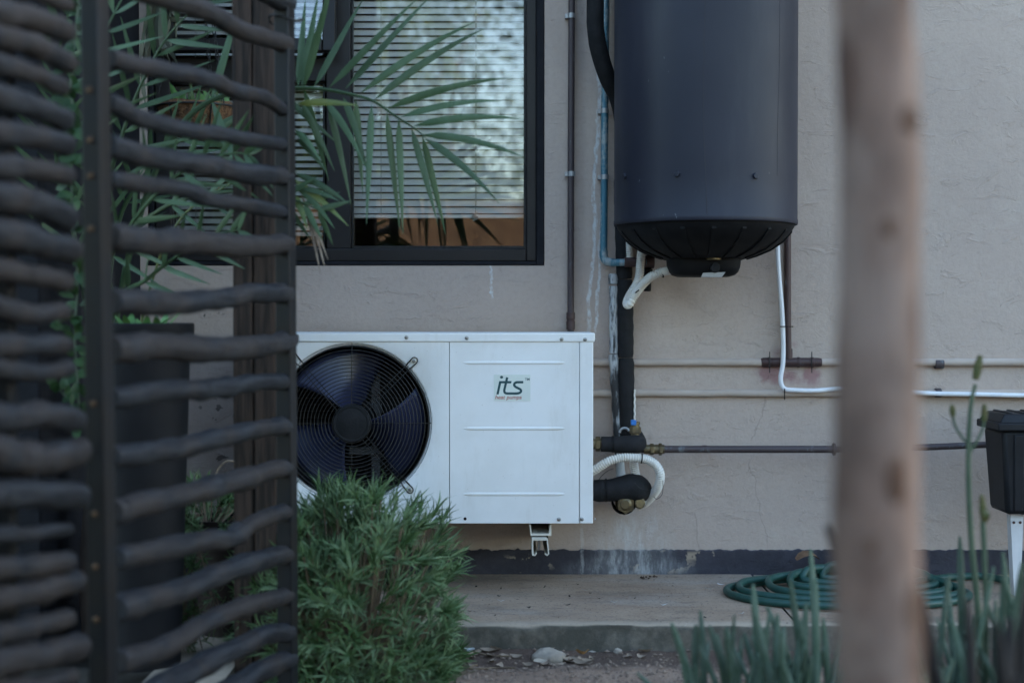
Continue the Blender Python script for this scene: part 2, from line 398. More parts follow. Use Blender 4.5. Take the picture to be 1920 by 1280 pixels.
def mat_plaster(name, plinth=False):
    t = NT(name); sp = t.n('ShaderNodeSeparateXYZ'); t.l(t.co(), sp.inputs[0])
    if plinth:
        base = t.mix(t.ramp(t.noise(9, 5), .35, .7), (.026, .025, .034), (.044, .042, .055))
        chip = t.math('MULTIPLY', t.ramp(t.noise(17, 5, .6), .58, .62), t.math('ADD', blot(t, sp, 1235, 1052, 70, 26), t.math('ADD', blot(t, sp, 1330, 1040, 60, 10), blot(t, sp, 985, 1055, 60, 18)), clamp=True))
        base = t.mix(chip, base, (.30, .24, .18))
    else:
        base = t.mix(t.ramp(t.noise(1.6, 5), .3, .7), (.462, .374, .318), (.415, .332, .283))
        base = t.mix(t.math('MULTIPLY', t.ramp(t.noise(7, 6, .7), .5, .75), .35), base, (.505, .43, .37))
        pink = t.math('MULTIPLY', t.ramp(t.noise(16, 4), .42, .62), t.math('ADD', blot(t, sp, 1445, 700, 34, 26), t.math('ADD', blot(t, sp, 1508, 703, 42, 26), blot(t, sp, 1480, 662, 32, 22)), clamp=True))
        base = t.mix(t.math('MULTIPLY', pink, .75), base, (.26, .12, .13))
        chips = t.math('MULTIPLY', t.ramp(t.noise(28, 4), .63, .66), t.math('ADD', blot(t, sp, 395, 600, 60, 18), blot(t, sp, 400, 820, 60, 90), clamp=True))
        base = t.mix(chips, base, (.12, .10, .09))
        crk = t.math('ADD', streak(t, sp, 1438, 740, 1408, 828, 2.2, 14), t.math('ADD', streak(t, sp, 1405, 860, 1440, 1030, 1.5, 12), streak(t, sp, 1300, 960, 1312, 1030, 1.8, 10)), clamp=True)
        base = t.mix(t.math('MULTIPLY', crk, .24), base, (.09, .07, .06))
    gap = t.ramp(t.noise(85, 5, .75, stretch=(1, 1, .45)), .42, .56)
    s_ = t.math('ADD', streak(t, sp, 1126, 100, 1104, 630, 5, 11, 12), t.math('ADD', streak(t, sp, 1132, 300, 1117, 630, 3.6, 11, 13), t.math('ADD', t.math('MULTIPLY', streak(t, sp, 1090, 975, 1092, 1078, 5, 7, 12), .35), streak(t, sp, 920, 496, 922, 560, 3.2, 7, 60))))
    s_ = t.math('MULTIPLY', s_, t.math('ADD', .15, t.math('MULTIPLY', gap, .85)), clamp=True)
    run = t.math('MULTIPLY', t.math('ADD', .22, t.math('MULTIPLY', t.ramp(t.noise(30, 7, .75, stretch=(1, 1, .3)), .40, .66), .78)), t.math('ADD', blot(t, sp, 1185, 1015, 75, 75, .8), blot(t, sp, 1180, 1066, 110, 26, .8), clamp=True))
    base = t.mix(t.math('MULTIPLY', t.math('ADD', s_, t.math('MULTIPLY', run, .65), clamp=True), .88), base, (.60, .62, .62))
    base = t.mix(t.math('MULTIPLY', t.ramp(t.noise(75, 5, .7), .42, .7), .16), base, (.24, .19, .16) if not plinth else (.09, .085, .09))
    n1 = t.bump(t.noise(26, 8, .62), .30, .010)
    n2 = t.bump(t.noise(140, 4, .6), .28, .004, n1)
    n3 = t.bump(t.ramp(t.noise(13, 6, .7, stretch=(.7, .7, 1.6), dist=1.2), .56, .64), .4, .006, n2)
    return t.done(base, .88, 0, n3)
M['plaster'] = mat_plaster('beige_plaster'); M['plinth'] = mat_plaster('plinth_paint', True)
M['paintpipe'] = simple('painted_pipe', (.465, .385, .33), (.41, .335, .28), 9, .8, bump=.35, bscale=50)
zs = P(1000, 1075, WY).z              # top of the slab where it meets the wall
SLABZ = zs
FRONT = PZ(1000, 1170, SLABZ).y       # front edge of the slab
GZ = P(1000, 1216, FRONT).z           # soil at the foot of the slab
def mat_slab():
    t = NT('stained_concrete')
    c = t.mix(t.ramp(t.noise(3.2, 6, .6), .35, .68), (.26, .178, .122), (.38, .28, .20))
    c = t.mix(t.math('MULTIPLY', t.ramp(t.noise(5.5, 5, stretch=(.6, 1.4, 1)), .5, .72), .7), c, (.15, .125, .10))
    c = t.mix(t.math('MULTIPLY', t.ramp(t.noise(2.1, 6, .65, stretch=(.5, 1.6, 1)), .52, .7), .5), c, (.38, .35, .31))
    c = t.mix(t.math('MULTIPLY', t.ramp(t.noise(120, 3), .56, .66), .6), c, (.09, .07, .055))
    c = t.mix(t.math('MULTIPLY', t.ramp(t.noise(42, 6, .75, stretch=(.35, 1, 1)), .52, .66), .55), c, (.13, .09, .065))
    c = t.mix(t.math('MULTIPLY', t.ramp(t.noise(170, 2), .66, .72), .5), c, (.55, .52, .48))
    sp0 = t.n('ShaderNodeSeparateXYZ'); t.l(t.co(), sp0.inputs[0])
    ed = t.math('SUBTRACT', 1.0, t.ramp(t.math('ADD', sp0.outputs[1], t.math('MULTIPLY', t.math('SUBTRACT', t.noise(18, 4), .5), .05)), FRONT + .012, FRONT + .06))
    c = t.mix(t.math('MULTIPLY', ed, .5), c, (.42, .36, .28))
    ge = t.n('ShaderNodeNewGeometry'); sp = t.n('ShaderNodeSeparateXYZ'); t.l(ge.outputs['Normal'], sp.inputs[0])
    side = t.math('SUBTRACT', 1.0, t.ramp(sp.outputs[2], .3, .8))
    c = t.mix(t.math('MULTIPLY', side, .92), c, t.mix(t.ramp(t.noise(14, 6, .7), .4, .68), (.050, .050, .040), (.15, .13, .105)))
    return t.done(c, .88, 0, t.bump(t.noise(70, 6, .7), .5, .004))
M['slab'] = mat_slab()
def mat_ground():
    t = NT('dirt_ground'); sp = t.n('ShaderNodeSeparateXYZ'); t.l(t.co(), sp.inputs[0])
    c = t.mix(t.ramp(t.noise(6, 6), .35, .7), (.26, .165, .112), (.36, .245, .175))
    c = t.mix(t.math('MULTIPLY', t.ramp(t.noise(110, 4, .7), .5, .68), .55), c, (.50, .41, .34))
    bedx = t.ramp(sp.outputs[0], -.80, -.62)
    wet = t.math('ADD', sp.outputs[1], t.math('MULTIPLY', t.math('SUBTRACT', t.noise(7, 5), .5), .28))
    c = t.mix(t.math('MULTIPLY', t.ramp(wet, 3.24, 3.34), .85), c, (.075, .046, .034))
    c = t.mix(t.math('SUBTRACT', 1.0, t.math('MULTIPLY', bedx, t.ramp(wet, 2.6, 2.95))), c, (.045, .036, .026))
    return t.done(c, .95, 0, t.bump(t.noise(95, 7, .7), .9, .012))
M['ground'] = mat_ground()
def mat_glass():
    t = NT('window_glass')
    gl = t.n('ShaderNodeBsdfGlossy'); gl.inputs['Roughness'].default_value = .004; tr = t.n('ShaderNodeBsdfTransparent')
    tr.inputs[0].default_value = (.96, .97, .97, 1)
    lw = t.n('ShaderNodeFresnel'); lw.inputs[0].default_value = 1.5
    mx = t.n('ShaderNodeMixShader'); t.l(t.math('ADD', lw.outputs[0], .035, clamp=True), mx.inputs[0])
    t.l(tr.outputs[0], mx.inputs[1]); t.l(gl.outputs[0], mx.inputs[2]); t.l(mx.outputs[0], t.t.nodes['Material Output'].inputs['Surface'])
    return t.m
M['glass'] = mat_glass()

# ------------------------------------------------------------------ ground and slabs
def axis(lo, hi, step, far):
    a = [lo - far * f for f in (1, .5, .25, .1, .04, .015)]; n = int((hi - lo) / step)
    return a + [lo + (hi - lo) * i / n for i in range(n + 1)] + [hi + far * f for f in (.015, .04, .1, .25, .5, 1)]
def ground_h(x, y):
    h = GZ - .012
    d = FRONT - y
    h += .010 * noise.noise(Vector((x * 5, y * 5, 0))) + .004 * noise.noise(Vector((x * 22, y * 22, 3)))
    if d > 0: h += .022 * min(1, max(0, (d - .12) / .12)) + .012 * max(0, 1 - d / .05)
    return h
xs, ys = axis(-1.2, 1.8, .02, 150), axis(1.2, 3.7, .02, 150)
g = MB()
for y in ys:
    for x in xs:
        inside = -2 < x < 2.5 and 1 < y < 3.8
        g.v.append((x, y, ground_h(x, y) if inside else GZ - .006))
nx = len(xs)
for j in range(len(ys) - 1):
    for i in range(nx - 1): g.f.append((j * nx + i, j * nx + i + 1, (j + 1) * nx + i + 1, (j + 1) * nx + i))
tag(g.build('ground', M['ground'], ang=80), 'bare gravelly brown soil of the garden', kind='structure')

def slab(x0, x1, yf, zt, label, seed):
    m = MB(); prof = []
    ny = 26
    for i in range(ny): prof.append((WY - (WY - yf - .012) * i / (ny - 1), zt))
    prof += [(yf + .006, zt - .002), (yf + .002, zt - .007), (yf, zt - .016), (yf, zt - .03), (yf, GZ - .06)]
    n = int((x1 - x0) / .02)
    for i in range(n + 1):
        x = x0 + (x1 - x0) * i / n
        for k, (y, z) in enumerate(prof):
            e = max(0, 1 - (y - yf) / .06)
            m.v.append((x, y + e * .009 * noise.noise(Vector((x * 9, z * 40, seed))) + e * .006 * noise.noise(Vector((x * 40, z * 60, seed))),
                        z + (.0025 * noise.noise(Vector((x * 4, y * 4, seed))) + e * .004 * noise.noise(Vector((x * 16, 1, seed)))) * (1 if z > zt - .02 else 0)))
    k = len(prof)
    for i in range(n):
        for j in range(k - 1): m.f.append((i * k + j, i * k + j + 1, (i + 1) * k + j + 1, (i + 1) * k + j))
    m.f.append(tuple(range(k))[::-1]); m.f.append(tuple(n * k + j for j in range(k)))
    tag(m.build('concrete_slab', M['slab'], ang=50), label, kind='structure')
jx = P(1497, 1150, FRONT).x
LX = -.60
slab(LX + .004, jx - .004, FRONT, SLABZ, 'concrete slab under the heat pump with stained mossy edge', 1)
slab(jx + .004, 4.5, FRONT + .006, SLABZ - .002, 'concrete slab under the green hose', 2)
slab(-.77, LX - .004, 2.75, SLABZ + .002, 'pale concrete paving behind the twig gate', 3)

# ------------------------------------------------------------------ house
hs = thing('house', (0, WY, 0), 'beige plastered house with charcoal plinth and dark framed window', 'house')
ox0, ox1 = P(275, 0, WY).x, P(1021, 0, WY).x; oz0 = P(600, 498, WY).z; oz1 = 2.15
H0, H1, HT = -7.0, 7.0, 2.95
m = MB()
X = [H0, ox0, ox1, H1]; Z = [-.1, oz0, oz1, HT]
for i in range(3):
    for j in range(3):
        if i == 1 and j == 1: continue
        m.quad((X[i], WY, Z[j]), (X[i + 1], WY, Z[j]), (X[i + 1], WY, Z[j + 1]), (X[i], WY, Z[j + 1]))
        m.quad((X[i + 1], WY + .22, Z[j]), (X[i], WY + .22, Z[j]), (X[i], WY + .22, Z[j + 1]), (X[i + 1], WY + .22, Z[j + 1]))
for a, b in (((ox0, oz0), (ox1, oz0)), ((ox1, oz0), (ox1, oz1)), ((ox1, oz1), (ox0, oz1)), ((ox0, oz1), (ox0, oz0))):
    m.quad((a[0], WY, a[1]), (a[0], WY + .22, a[1]), (b[0], WY + .22, b[1]), (b[0], WY, b[1]))
m.quad((H0, WY, -.1), (H0, WY, HT), (H0, WY + .22, HT), (H0, WY + .22, -.1)); m.quad((H1, WY, -.1), (H1, WY + .22, -.1), (H1, WY + .22, HT), (H1, WY, HT))
wall = m.build('wall', M['plaster'], hs, smooth=False)
# wall material works in world coordinates, so keep the wall's and plinth's data origin at the world origin
def world_origin(o):
    d = ORG[o.name]
    o.data.transform(Matrix.Translation(d)); o.location = Vector(o.location) - d; ORG[o.name] = Vector((0, 0, 0))
world_origin(wall)
# plinth with a ragged painted top edge
m = MB(); n = 700; x0, x1 = -2.4, 3.6
pz = P(1200, 1030, WY).z
for i in range(n + 1):
    x = x0 + (x1 - x0) * i / n
    e = .005 * noise.noise(Vector((x * 30, 0, 5))) + .0045 * noise.noise(Vector((x * 90, 0, 9))) + .0015 * noise.noise(Vector((x * 220, 0, 2)))
    m.v += [(x, WY - .007, SLABZ - .08), (x, WY - .007, pz + e - .003), (x, WY - .004, pz + e), (x, WY + .002, pz + e)]
for i in range(n):
    for j in range(3): m.f.append((4 * i + j, 4 * i + 4 + j, 4 * i + 5 + j, 4 * i + 1 + j))
pl = m.build('plinth', M['plinth'], hs); world_origin(pl)
# charcoal pier at the left
m = MB(); px_ = P(263, 300, WY).x
m.box(px_ - .24, 3.3, -.1, px_, WY - .001, 2.9)
m.build('wing_wall', M['lip'], hs, bevel=.006)
# roof and unseen rooms so that the sun stays behind the house
m = MB(); rp = [(4.12, 2.95), (4.08, 3.04), (7.6, 5.2), (11.4, 3.04), (11.35, 2.95)]
m.prism([(H0 - .4, y, z) for y, z in rp], (H1 - H0 + .8, 0, 0)); m.build('roof', M['roof'], hs, smooth=False)
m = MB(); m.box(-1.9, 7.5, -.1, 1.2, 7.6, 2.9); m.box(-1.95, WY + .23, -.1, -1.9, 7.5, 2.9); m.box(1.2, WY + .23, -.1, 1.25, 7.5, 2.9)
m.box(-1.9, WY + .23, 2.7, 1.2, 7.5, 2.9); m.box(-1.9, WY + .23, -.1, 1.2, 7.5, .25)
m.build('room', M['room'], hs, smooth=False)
m = MB(); m.box(H0, 4.5, -.1, -1.96, 11, 2.94); m.box(1.26, 4.5, -.1, H1, 11, 2.94); m.build('rear_wall', M['plaster'], hs, smooth=False)

# ---- window
FY = WY + .012
m = MB()          # main frame
b = lambda *a: m.pbox(*a)
FB = WY + .085
fx0, fx1 = 288, 1006
top = -330
b(987, top, fx1, 490, FY, FB); b(fx0, top, 320, 490, FY, FB); b(320, 466, 987, 490, FY, FB); b(610, top, 658, 466, FY + .001, FB)
b(320, 108, 610, 152, FY + .002, FB); b(320, top, 987, top + 30, FY, FB)
win = m.build('window', M['bronze'], hs, bevel=.003)
m = MB()          # glazing beads, proud inner edges
def bead(x0, y0, x1, y1, yy, t=5, dep=.018):
    m.pbox(x0, y0, x0 + t, y1, yy, yy + dep); m.pbox(x1 - t, y0, x1, y1, yy, yy + dep); m.pbox(x0 + t, y1 - t, x1 - t, y1, yy + .001, yy + dep); m.pbox(x0 + t, y0, x1 - t, y0 + t, yy + .001, yy + dep)
bead(658, top + 30, 987, 466, FY + .018); bead(320, 152, 610, 466, FY + .022)
m.build('glazing_bead', M['wire'], win, bevel=.001)
m = MB()          # painted lip round the frame: sill strip and reveal
m.pbox(fx1, -400, 1020.5, 497.5, WY - .003, FB + .01); m.pbox(275.5, 490, fx1, 497.5, WY - .003, FB + .01); m.pbox(275.5, -400, fx0, 490, WY - .002, FB + .01)
m.build('sill', M['lip'], win, bevel=.003)
m = MB(); m.pbox(660, top, 986, 464, FY + .038, FY + .042); m.build('pane', M['glass'], win, smooth=False)
m = MB(); m.pbox(318, 150, 608, 464, FY + .042, FY + .046); m.build('pane', M['glass'], win, smooth=False)
# top-hung sash, a little open at the bottom
pv = P(460, top + 30, FY); ROT = Matrix.Translation(pv) @ Matrix.Rotation(R(-4.5), 4, 'X') @ Matrix.Translation(-pv)
def sash_box(mb, x0, y0, x1, y1, ya, yb):
    a = P(x0, y0, FY); c = P(x1, y1, FY); mb.box(a.x, FY + ya, c.z, c.x, FY + yb, a.z, ROT)
m = MB()
for q in ((296, top + 32, 320, 106), (609, top + 32, 634, 106), (320, 82, 609, 106), (320, top + 32, 609, top + 56)): sash_box(m, *q, -.022, .012)
m.build('sash', M['bronze'], win, bevel=.003)
m = MB(); sash_box(m, 319, top + 50, 610, 84, -.006, -.002); m.build('sash_pane', M['glass'], win, smooth=False)

# ---- venetian blinds behind the glass
def blind(x0, x1, pyb, yd, tilt, pitch_px, label):
    a, c = P(x0, pyb, yd), P(x1, pyb, yd); wd = c.x - a.x; pitch = pitch_px / F * yd
    root = thing('venetian_blind', ((a.x + c.x) / 2, yd, a.z), label, 'blind')
    s = MB(); prof = [(-.0112, 0), (-.0055, .0015), (.0, .0020), (.0055, .0015), (.0112, 0)]
    ct, st = math.cos(tilt), math.sin(tilt)
    for x in (-wd / 2, wd / 2):
        for (u, h) in prof: s.v.append((x, u * ct + h * st, u * st - h * -ct if False else u * st + h * ct))
    for k in range(4): s.f.append((k, k + 1, 6 + k, 5 + k))
    me = s.mesh('slat', M['slat'], ang=60)
    z = a.z + .02; r2 = random.Random(int(x0))
    while z < 2.12:
        share('slat', me, root, (0, 0, z - a.z), (r2.uniform(-.03, .03), 0, r2.uniform(-.0012, .0012))); z += pitch
    s = MB(); s.box(a.x, yd - .011, a.z - .004, c.x, yd + .011, a.z + .007); s.build('bottom_rail', M['slat'], root, bevel=.002)
    for fx in (.16, .71):
        xx = a.x + wd * fx
        s = MB(); s.tube([(xx, yd - .014, a.z), (xx + .001, yd - .014, 2.13)], .0009, 5); s.build('ladder_cord', M['cord'], root)
    return root, a, c
broot, ba, bc = blind(664, 985, 407, FY + .075, R(55), 13.25, 'pale venetian blind in the wide right window pane')
s = MB(); cx = P(893, 0, FY + .06).x
pts = [P(893, y, FY + .062) for y in range(-380, 400, 40)] + [P(891 + 6 * math.sin(k * 2.1), 402 + 5 * math.sin(k * 1.3) + k * .6, FY + .062) for k in range(14)]
s.tube(smooth_path(pts, 3), .0008, 5); s.build('pull_cord', M['cord'], broot)
blind(324, 606, 440, FY + .09, R(40), 13.0, 'pale venetian blind in the narrow left window behind the palm')

# ------------------------------------------------------------------ pipes on the wall
def pxpath(pts, n=6): return smooth_path([P(*p) for p in pts], n)
def clip_mesh(mb, px, py, y, r, wpx=10):
    c = P(px, py, y); mb.tube([c + Vector((0, 0, -.007)), c + Vector((0, 0, .007))], r + .002, 14)
    mb.box(c.x - r - .009, y + .001, c.z - .006, c.x - r + .001, WY, c.z + .006)
# 1 copper riser beside the window
yc = WY - .022
t = thing('copper_pipe', P(1070, 640, yc), 'thin oxidised copper pipe running up the wall beside the window', 'pipe')
MB().tube(smooth_path([P(1073, -420, yc), P(1072, 0, yc), P(1070.5, 330, yc), P(1070, 660, yc), P(1070, 720, yc)], 4), .0098, 14).build('tube', M['copper'], t)
m = MB(); c = P(1070, 600, yc); m.lathe([(.0108, -.028), (.0128, -.027), (.0128, -.004), (.0112, -.002), (.0112, .002), (.0128, .004), (.0128, .022), (.0108, .023)], c, n=18); m.build('coupling', M['copperdark'], t)
for py in (30, 326):
    m = MB(); clip_mesh(m, 1071.5, py, yc, .0098); m.build('clip', M['galv'], t)
# 2 verdigris pipe with elbow below the tank
yv = WY - .035
t = thing('verdigris_pipe', P(1135, 490, yv), 'blue green corroded copper pipe bending under the black tank', 'pipe')
path = [P(1137, -420, yv), P(1136, 0, yv), P(1134, 200, yv), P(1133, 350, yv), P(1132, 466, yv), P(1132.5, 480, yv), P(1137, 489, yv), P(1147, 492, yv - .02), P(1165, 492, yv - .04), P(1212, 491, yv - .045)]
MB().tube(smooth_path(path, 4), .0105, 16).build('tube', M['verdigris'], t)
m = MB(); m.tube(smooth_path([P(1132, 470, yv), P(1132.5, 481, yv), P(1138, 490, yv - .004), P(1150, 492, yv - .022)], 5), .0125, 16); m.build('elbow', M['verdigris'], t)
m = MB(); m.lathe([(.012, -.03), (.014, -.028), (.014, 0), (.012, .002), (.012, .006), (.0155, .008), (.0155, .03), (.012, .032)], P(1190, 491.5, yv - .043), (1, 0, 0), 16); m.build('coupling', M['copperdark'], t)
for py in (208, 332):
    m = MB(); clip_mesh(m, 1134, py, yv, .0105); m.build('clip', M['galv'], t)
# valve stub dropping from the coupling
t = thing('drain_valve', P(1212, 500, 4.1), 'black drain valve hanging under the tank beside the white conduit', 'valve')
m = MB(); c = P(1214, 491, 4.13)
m.lathe([(.016, -.02), (.019, -.018), (.019, .018), (.016, .02)], c, (1, 0, 0), 14); m.build('body', M['copperdark'], t)
m = MB(); m.lathe([(.009, -.085), (.011, -.083), (.011, -.05), (.015, -.046), (.015, -.022), (.010, -.018)], c, n=12); m.build('spout', M['black'], t)
m = MB(); m.lathe([(.005, 0), (.005, .045), (.012, .047), (.012, .055), (.004, .058)], c, (.2, 0, 1), 12); m.build('stem', M['copperdark'], t)
# 3 insulated hose loop at top left of the tank
t = MB(); yy = 4.0
t.tube(smooth_path([P(1150, -160, yy), P(1120, -60, yy), P(1116, 20, yy), P(1120, 80, yy + .01), P(1137, 140, yy + .04), P(1160, 190, yy + .09), P(1172, 260, yy + .12), P(1174, 330, yy + .13)], 6),
       .0245, 16, nz=.04, nf=40)
tag(t.build('insulated_pipe', M['foam'], origin=P(1116, 20, yy)), 'thick black foam lagged pipe curving behind the tank at its upper left', 'pipe')
# 4 vertical insulated pipe and the peeling one beside it
yi = WY - .034
t = thing('insulated_pipe', P(1175, 830, yi), 'straight black foam lagged pipe dropping from tank to heat pump', 'pipe')
def foamtube(p0, p1, r, gap=False):
    pts = [P(p0[0] + (p1[0] - p0[0]) * i / 20, p0[1] + (p1[1] - p0[1]) * i / 20, yi) for i in range(21)]
    rr = [r * (1 + .03 * math.sin(i * 1.7)) for i in range(21)]; rr[0] *= .86; rr[-1] *= .86; rr[1] *= .97; rr[-2] *= .97
    return MB().tube(pts, rr, 18, nz=.03, nf=30)
foamtube((1166, 330), (1171, 523), .0245).build('sleeve', M['foam'], t)
foamtube((1172, 524), (1173, 670), .024).build('sleeve', M['foam'], t)
foamtube((1174, 671), (1176, 850), .0232).build('sleeve', M['foam'], t)
m = MB(); m.tube([P(1190 + .4 * math.sin(i), 730 + i * 2.2, yi - .018) for i in range(30)], [.0022 + .0008 * (i % 2) for i in range(30)], 6); m.build('sensor_lead', M['pvc'], t)
yp = WY - .030
t = thing('lagged_pipe', P(1152, 890, yp), 'pipe with peeling white lagging beside the black lagged pipe', 'pipe')
rr = lambda n, r: [r * (1 + .06 * math.sin(i * 1.3) + .04 * math.sin(i * 3.1)) for i in range(n)]
MB().tube([P(1151 + .0 * i, 536 + i * 7, yp) for i in range(19)], rr(19, .0135), 14, nz=.1, nf=40).build('sleeve', M['peel'], t)
MB().tube([P(1150 + .55 * i, 664 + i * 9, yp) for i in range(27)], rr(27, .0138), 14, nz=.1, nf=40).build('sleeve', M['peel'], t)
m = MB(); m.tube([P(1150, 513, yp), P(1150, 516, yp), P(1150, 531, yp), P(1150, 533, yp)], [.012, .0155, .0155, .013], 14); m.build('collar', M['peel'], t)
# 5 lagged elbows at the heat pump
def elbow_thing(label, pts, rad, ties, name='lagged_elbow'):
    t = thing(name, P(*pts[0]), label, 'pipe elbow')
    q = smooth_path([(*P(*p), r) for p, r in zip(pts, rad)], 6)
    MB().tube([x[:3] for x in q], [x[3] for x in q], 18, nz=.05, nf=35).build('sleeve', M['foam'], t)
    for (px, py, y, r) in ties:
        c = P(px, py, y); MB().tube([c + Vector((-.0025, 0, 0)), c + Vector((.0025, 0, 0))], r, 18).build('cable_tie', M['black'], t)
    return t
ye = 4.03
t = elbow_thing('upper black foam lagged elbow between heat pump and copper pipe', [(1127, 832, ye), (1150, 833, ye), (1172, 834, ye), (1190, 833, ye + .01), (1196, 828, ye + .05), (1190, 815, ye + .1), (1180, 800, ye + .13)],
                [.0215, .0225, .0265, .0275, .025, .022, .020], [(1149, 832.5, ye, .0238)])
m = MB(); c = P(1182, 850, ye); m.prism([c + Vector((-.033, -.004, .006)), c + Vector((.0, -.004, -.014)), c + Vector((.028, -.004, .012)), c + Vector((.0, -.004, .02))], (0, .03, 0)); m.build('flap', M['foam'], t)
def hexnut(mb, c, ax, r, h):
    mb.lathe([(r * .93, -h / 2), (r, -h / 2 + .002), (r, h / 2 - .002), (r * .93, h / 2)], c, ax, 6)
m = MB(); hexnut(m, P(1121, 832, ye), (1, 0, 0), .021, .014); m.lathe([(.015, -.02), (.015, .02)], P(1117, 832, ye), (1, 0, 0), 14); m.build('hex_nut', M['brass'], t, ang=25)
t = elbow_thing('lower black foam lagged elbow below the white conduit loop', [(1112, 918, ye), (1125, 919, ye), (1135, 919, ye), (1150, 918, ye), (1170, 916, ye), (1188, 914, ye + .005), (1199, 918, ye + .04), (1196, 925, ye + .10), (1190, 930, ye + .14)],
                [.029, .0325, .031, .033, .038, .040, .036, .03, .026], [(1136, 918.5, ye, .0335)])
m = MB(); c = P(1171, 943, ye); hexnut(m, c, (.1, -1, -.1), .026, .05); m.lathe([(.012, 0), (.018, .004), (.018, .03)], c + Vector((0, -.03, 0)), (.1, 1, 0), 14); m.build('brass_cap', M['brass'], t, ang=25)
m = MB(); m.lathe([(.034, -.005), (.036, .0), (.036, .04), (.03, .045)], P(1170, 941, ye), (.05, 1, .05), 18, cap=False); m.build('cut_sleeve', M['foam'], t)
m = MB(); c = P(1197, 942, ye); m.lathe([(.013, -.012), (.0165, -.01), (.0165, .012), (.013, .014)], c, (.3, -1, 0), 8); m.build('hex_nut', M['brass'], t, ang=25)
# valve with blue tag
t = thing('bleed_valve', P(1191, 815, 4.05), 'small brass valve with a blue cap above the upper elbow', 'valve')
m = MB(); c = P(1191, 806, 4.05); hexnut(m, c, (0, 0, 1), .0165, .018); m.lathe([(.012, -.03), (.012, .016), (.014, .017), (.014, .022), (.01, .024)], c, n=14); m.build('body', M['brass'], t, ang=25)
m = MB(); a = P(1183, 787, 4.04); c = P(1193, 797, 4.04); m.box(a.x, 4.035, c.z, c.x, 4.053, a.z); m.build('cap', M['blue'], t, bevel=.002)
MB().tube([P(1171 + 9 * math.cos(a), 811 - 9 * math.sin(a), 4.1) for a in [i * math.pi / 8 for i in range(1, 9)]], .004, 8).build('lever', M['galv'], t)
# 6 horizontal copper pipe
yh = 4.10
t = thing('copper_pipe', P(1240, 842, yh), 'horizontal copper pipe from the heat pump elbow to the black box', 'pipe')
MB().tube([P(1198, 842, yh), P(1400, 842, yh), P(1567, 842, yh)], .0105, 16).build('tube', M['copper'], t)
MB().tube([P(1567, 842, yh), P(1740, 838, yh), P(1860, 833, yh)], .0095, 16).build('tube', M['copper'], t)
m = MB()
for px, r, h in ((1222, .0165, .012), (1231, .014, .008), (1238, .0175, .010)): hexnut(m, P(px, 842, yh), (1, 0, 0), r, h)
m.lathe([(.0135, -.03), (.0135, .03)], P(1226, 842, yh), (1, 0, 0), 14); m.build('compression_fitting', M['brass'], t, ang=25)
m = MB(); m.lathe([(.0115, -.008), (.0115, -.004), (.018, -.003), (.018, .003), (.0115, .004)], P(1564, 842, yh), (1, 0, 0), 18); m.build('flange', M['copper'], t)
m = MB(); c = P(1400, 842, yh)
for px in (1330, 1700): c = P(px, 842, yh); m.box(c.x - .006, yh, c.z - .007, c.x + .006, WY, c.z + .003)
m.build('wall_clip', M['copperdark'], t)
# 7 painted conduits along the wall, tee and couplings
yk = WY - .010
def wob_path(px0, px1, py, y, amp, seed, n=60):
    return [P(px0 + (px1 - px0) * i / n, py + amp * noise.noise(Vector((i * .35, seed, 0))), y) for i in range(n + 1)]
t = thing('painted_pipe', P(1120, 679, yk), 'upper beige painted pipe along the wall, with a bare copper tee', 'pipe')
MB().tube(wob_path(1090, 2150, 679, yk, 1.2, 1), .0112, 14, nz=.10, nf=18).build('tube', M['paintpipe'], t)
m = MB(); a, c = P(1424, 679, yk), P(1540, 679, yk)
m.tube([a, a + Vector((.01, 0, 0)), c - Vector((.01, 0, 0)), c], [.009, .0135, .0135, .012], 16)
for px in (1442, 1497, 1523): m.lathe([(.0142, -.004), (.0155, -.003), (.0155, .003), (.0142, .004)], P(px, 679, yk), (1, 0, 0), 16)
tee = m.build('tee', M['copperdark'], t)
m = MB(); m.tube(smooth_path([P(1478, 673, yk), P(1477, 600, yk), P(1477, 500, yk), P(1477, 400, yk + .0)], 3), .0098, 14); m.lathe([(.0125, -.02), (.0125, .01)], P(1478, 660, yk), n=14); m.build('riser', M['copperdark'], tee)
for px in (1443, 1522):
    c = P(px, 679, yk - .014); m = MB(); m.box(c.x - .0011, yk - .016, c.z - .031, c.x + .0011, yk - .013, c.z + .031); m.build('wire_tie', M['wire'], tee)
m = MB(); m.lathe([(.013, -.012), (.0150, -.011), (.0150, .012), (.0135, .014)], P(1760, 682, yk), (1, 0, 0), 14); m.build('coupling', M['copper'], t)
t = thing('painted_pipe', P(1120, 737, yk), 'lower beige painted pipe along the wall, under the white cable', 'pipe')
MB().tube(wob_path(1090, 2150, 737, yk, 1.6, 2), .0108, 14, nz=.10, nf=18).build('tube', M['paintpipe'], t)
m = MB(); m.lathe([(.0125, -.008), (.0138, -.007), (.0138, .008), (.0125, .01)], P(1758, 736, yk), (1, 0, 0), 14); m.build('coupling', M['copper'], t)
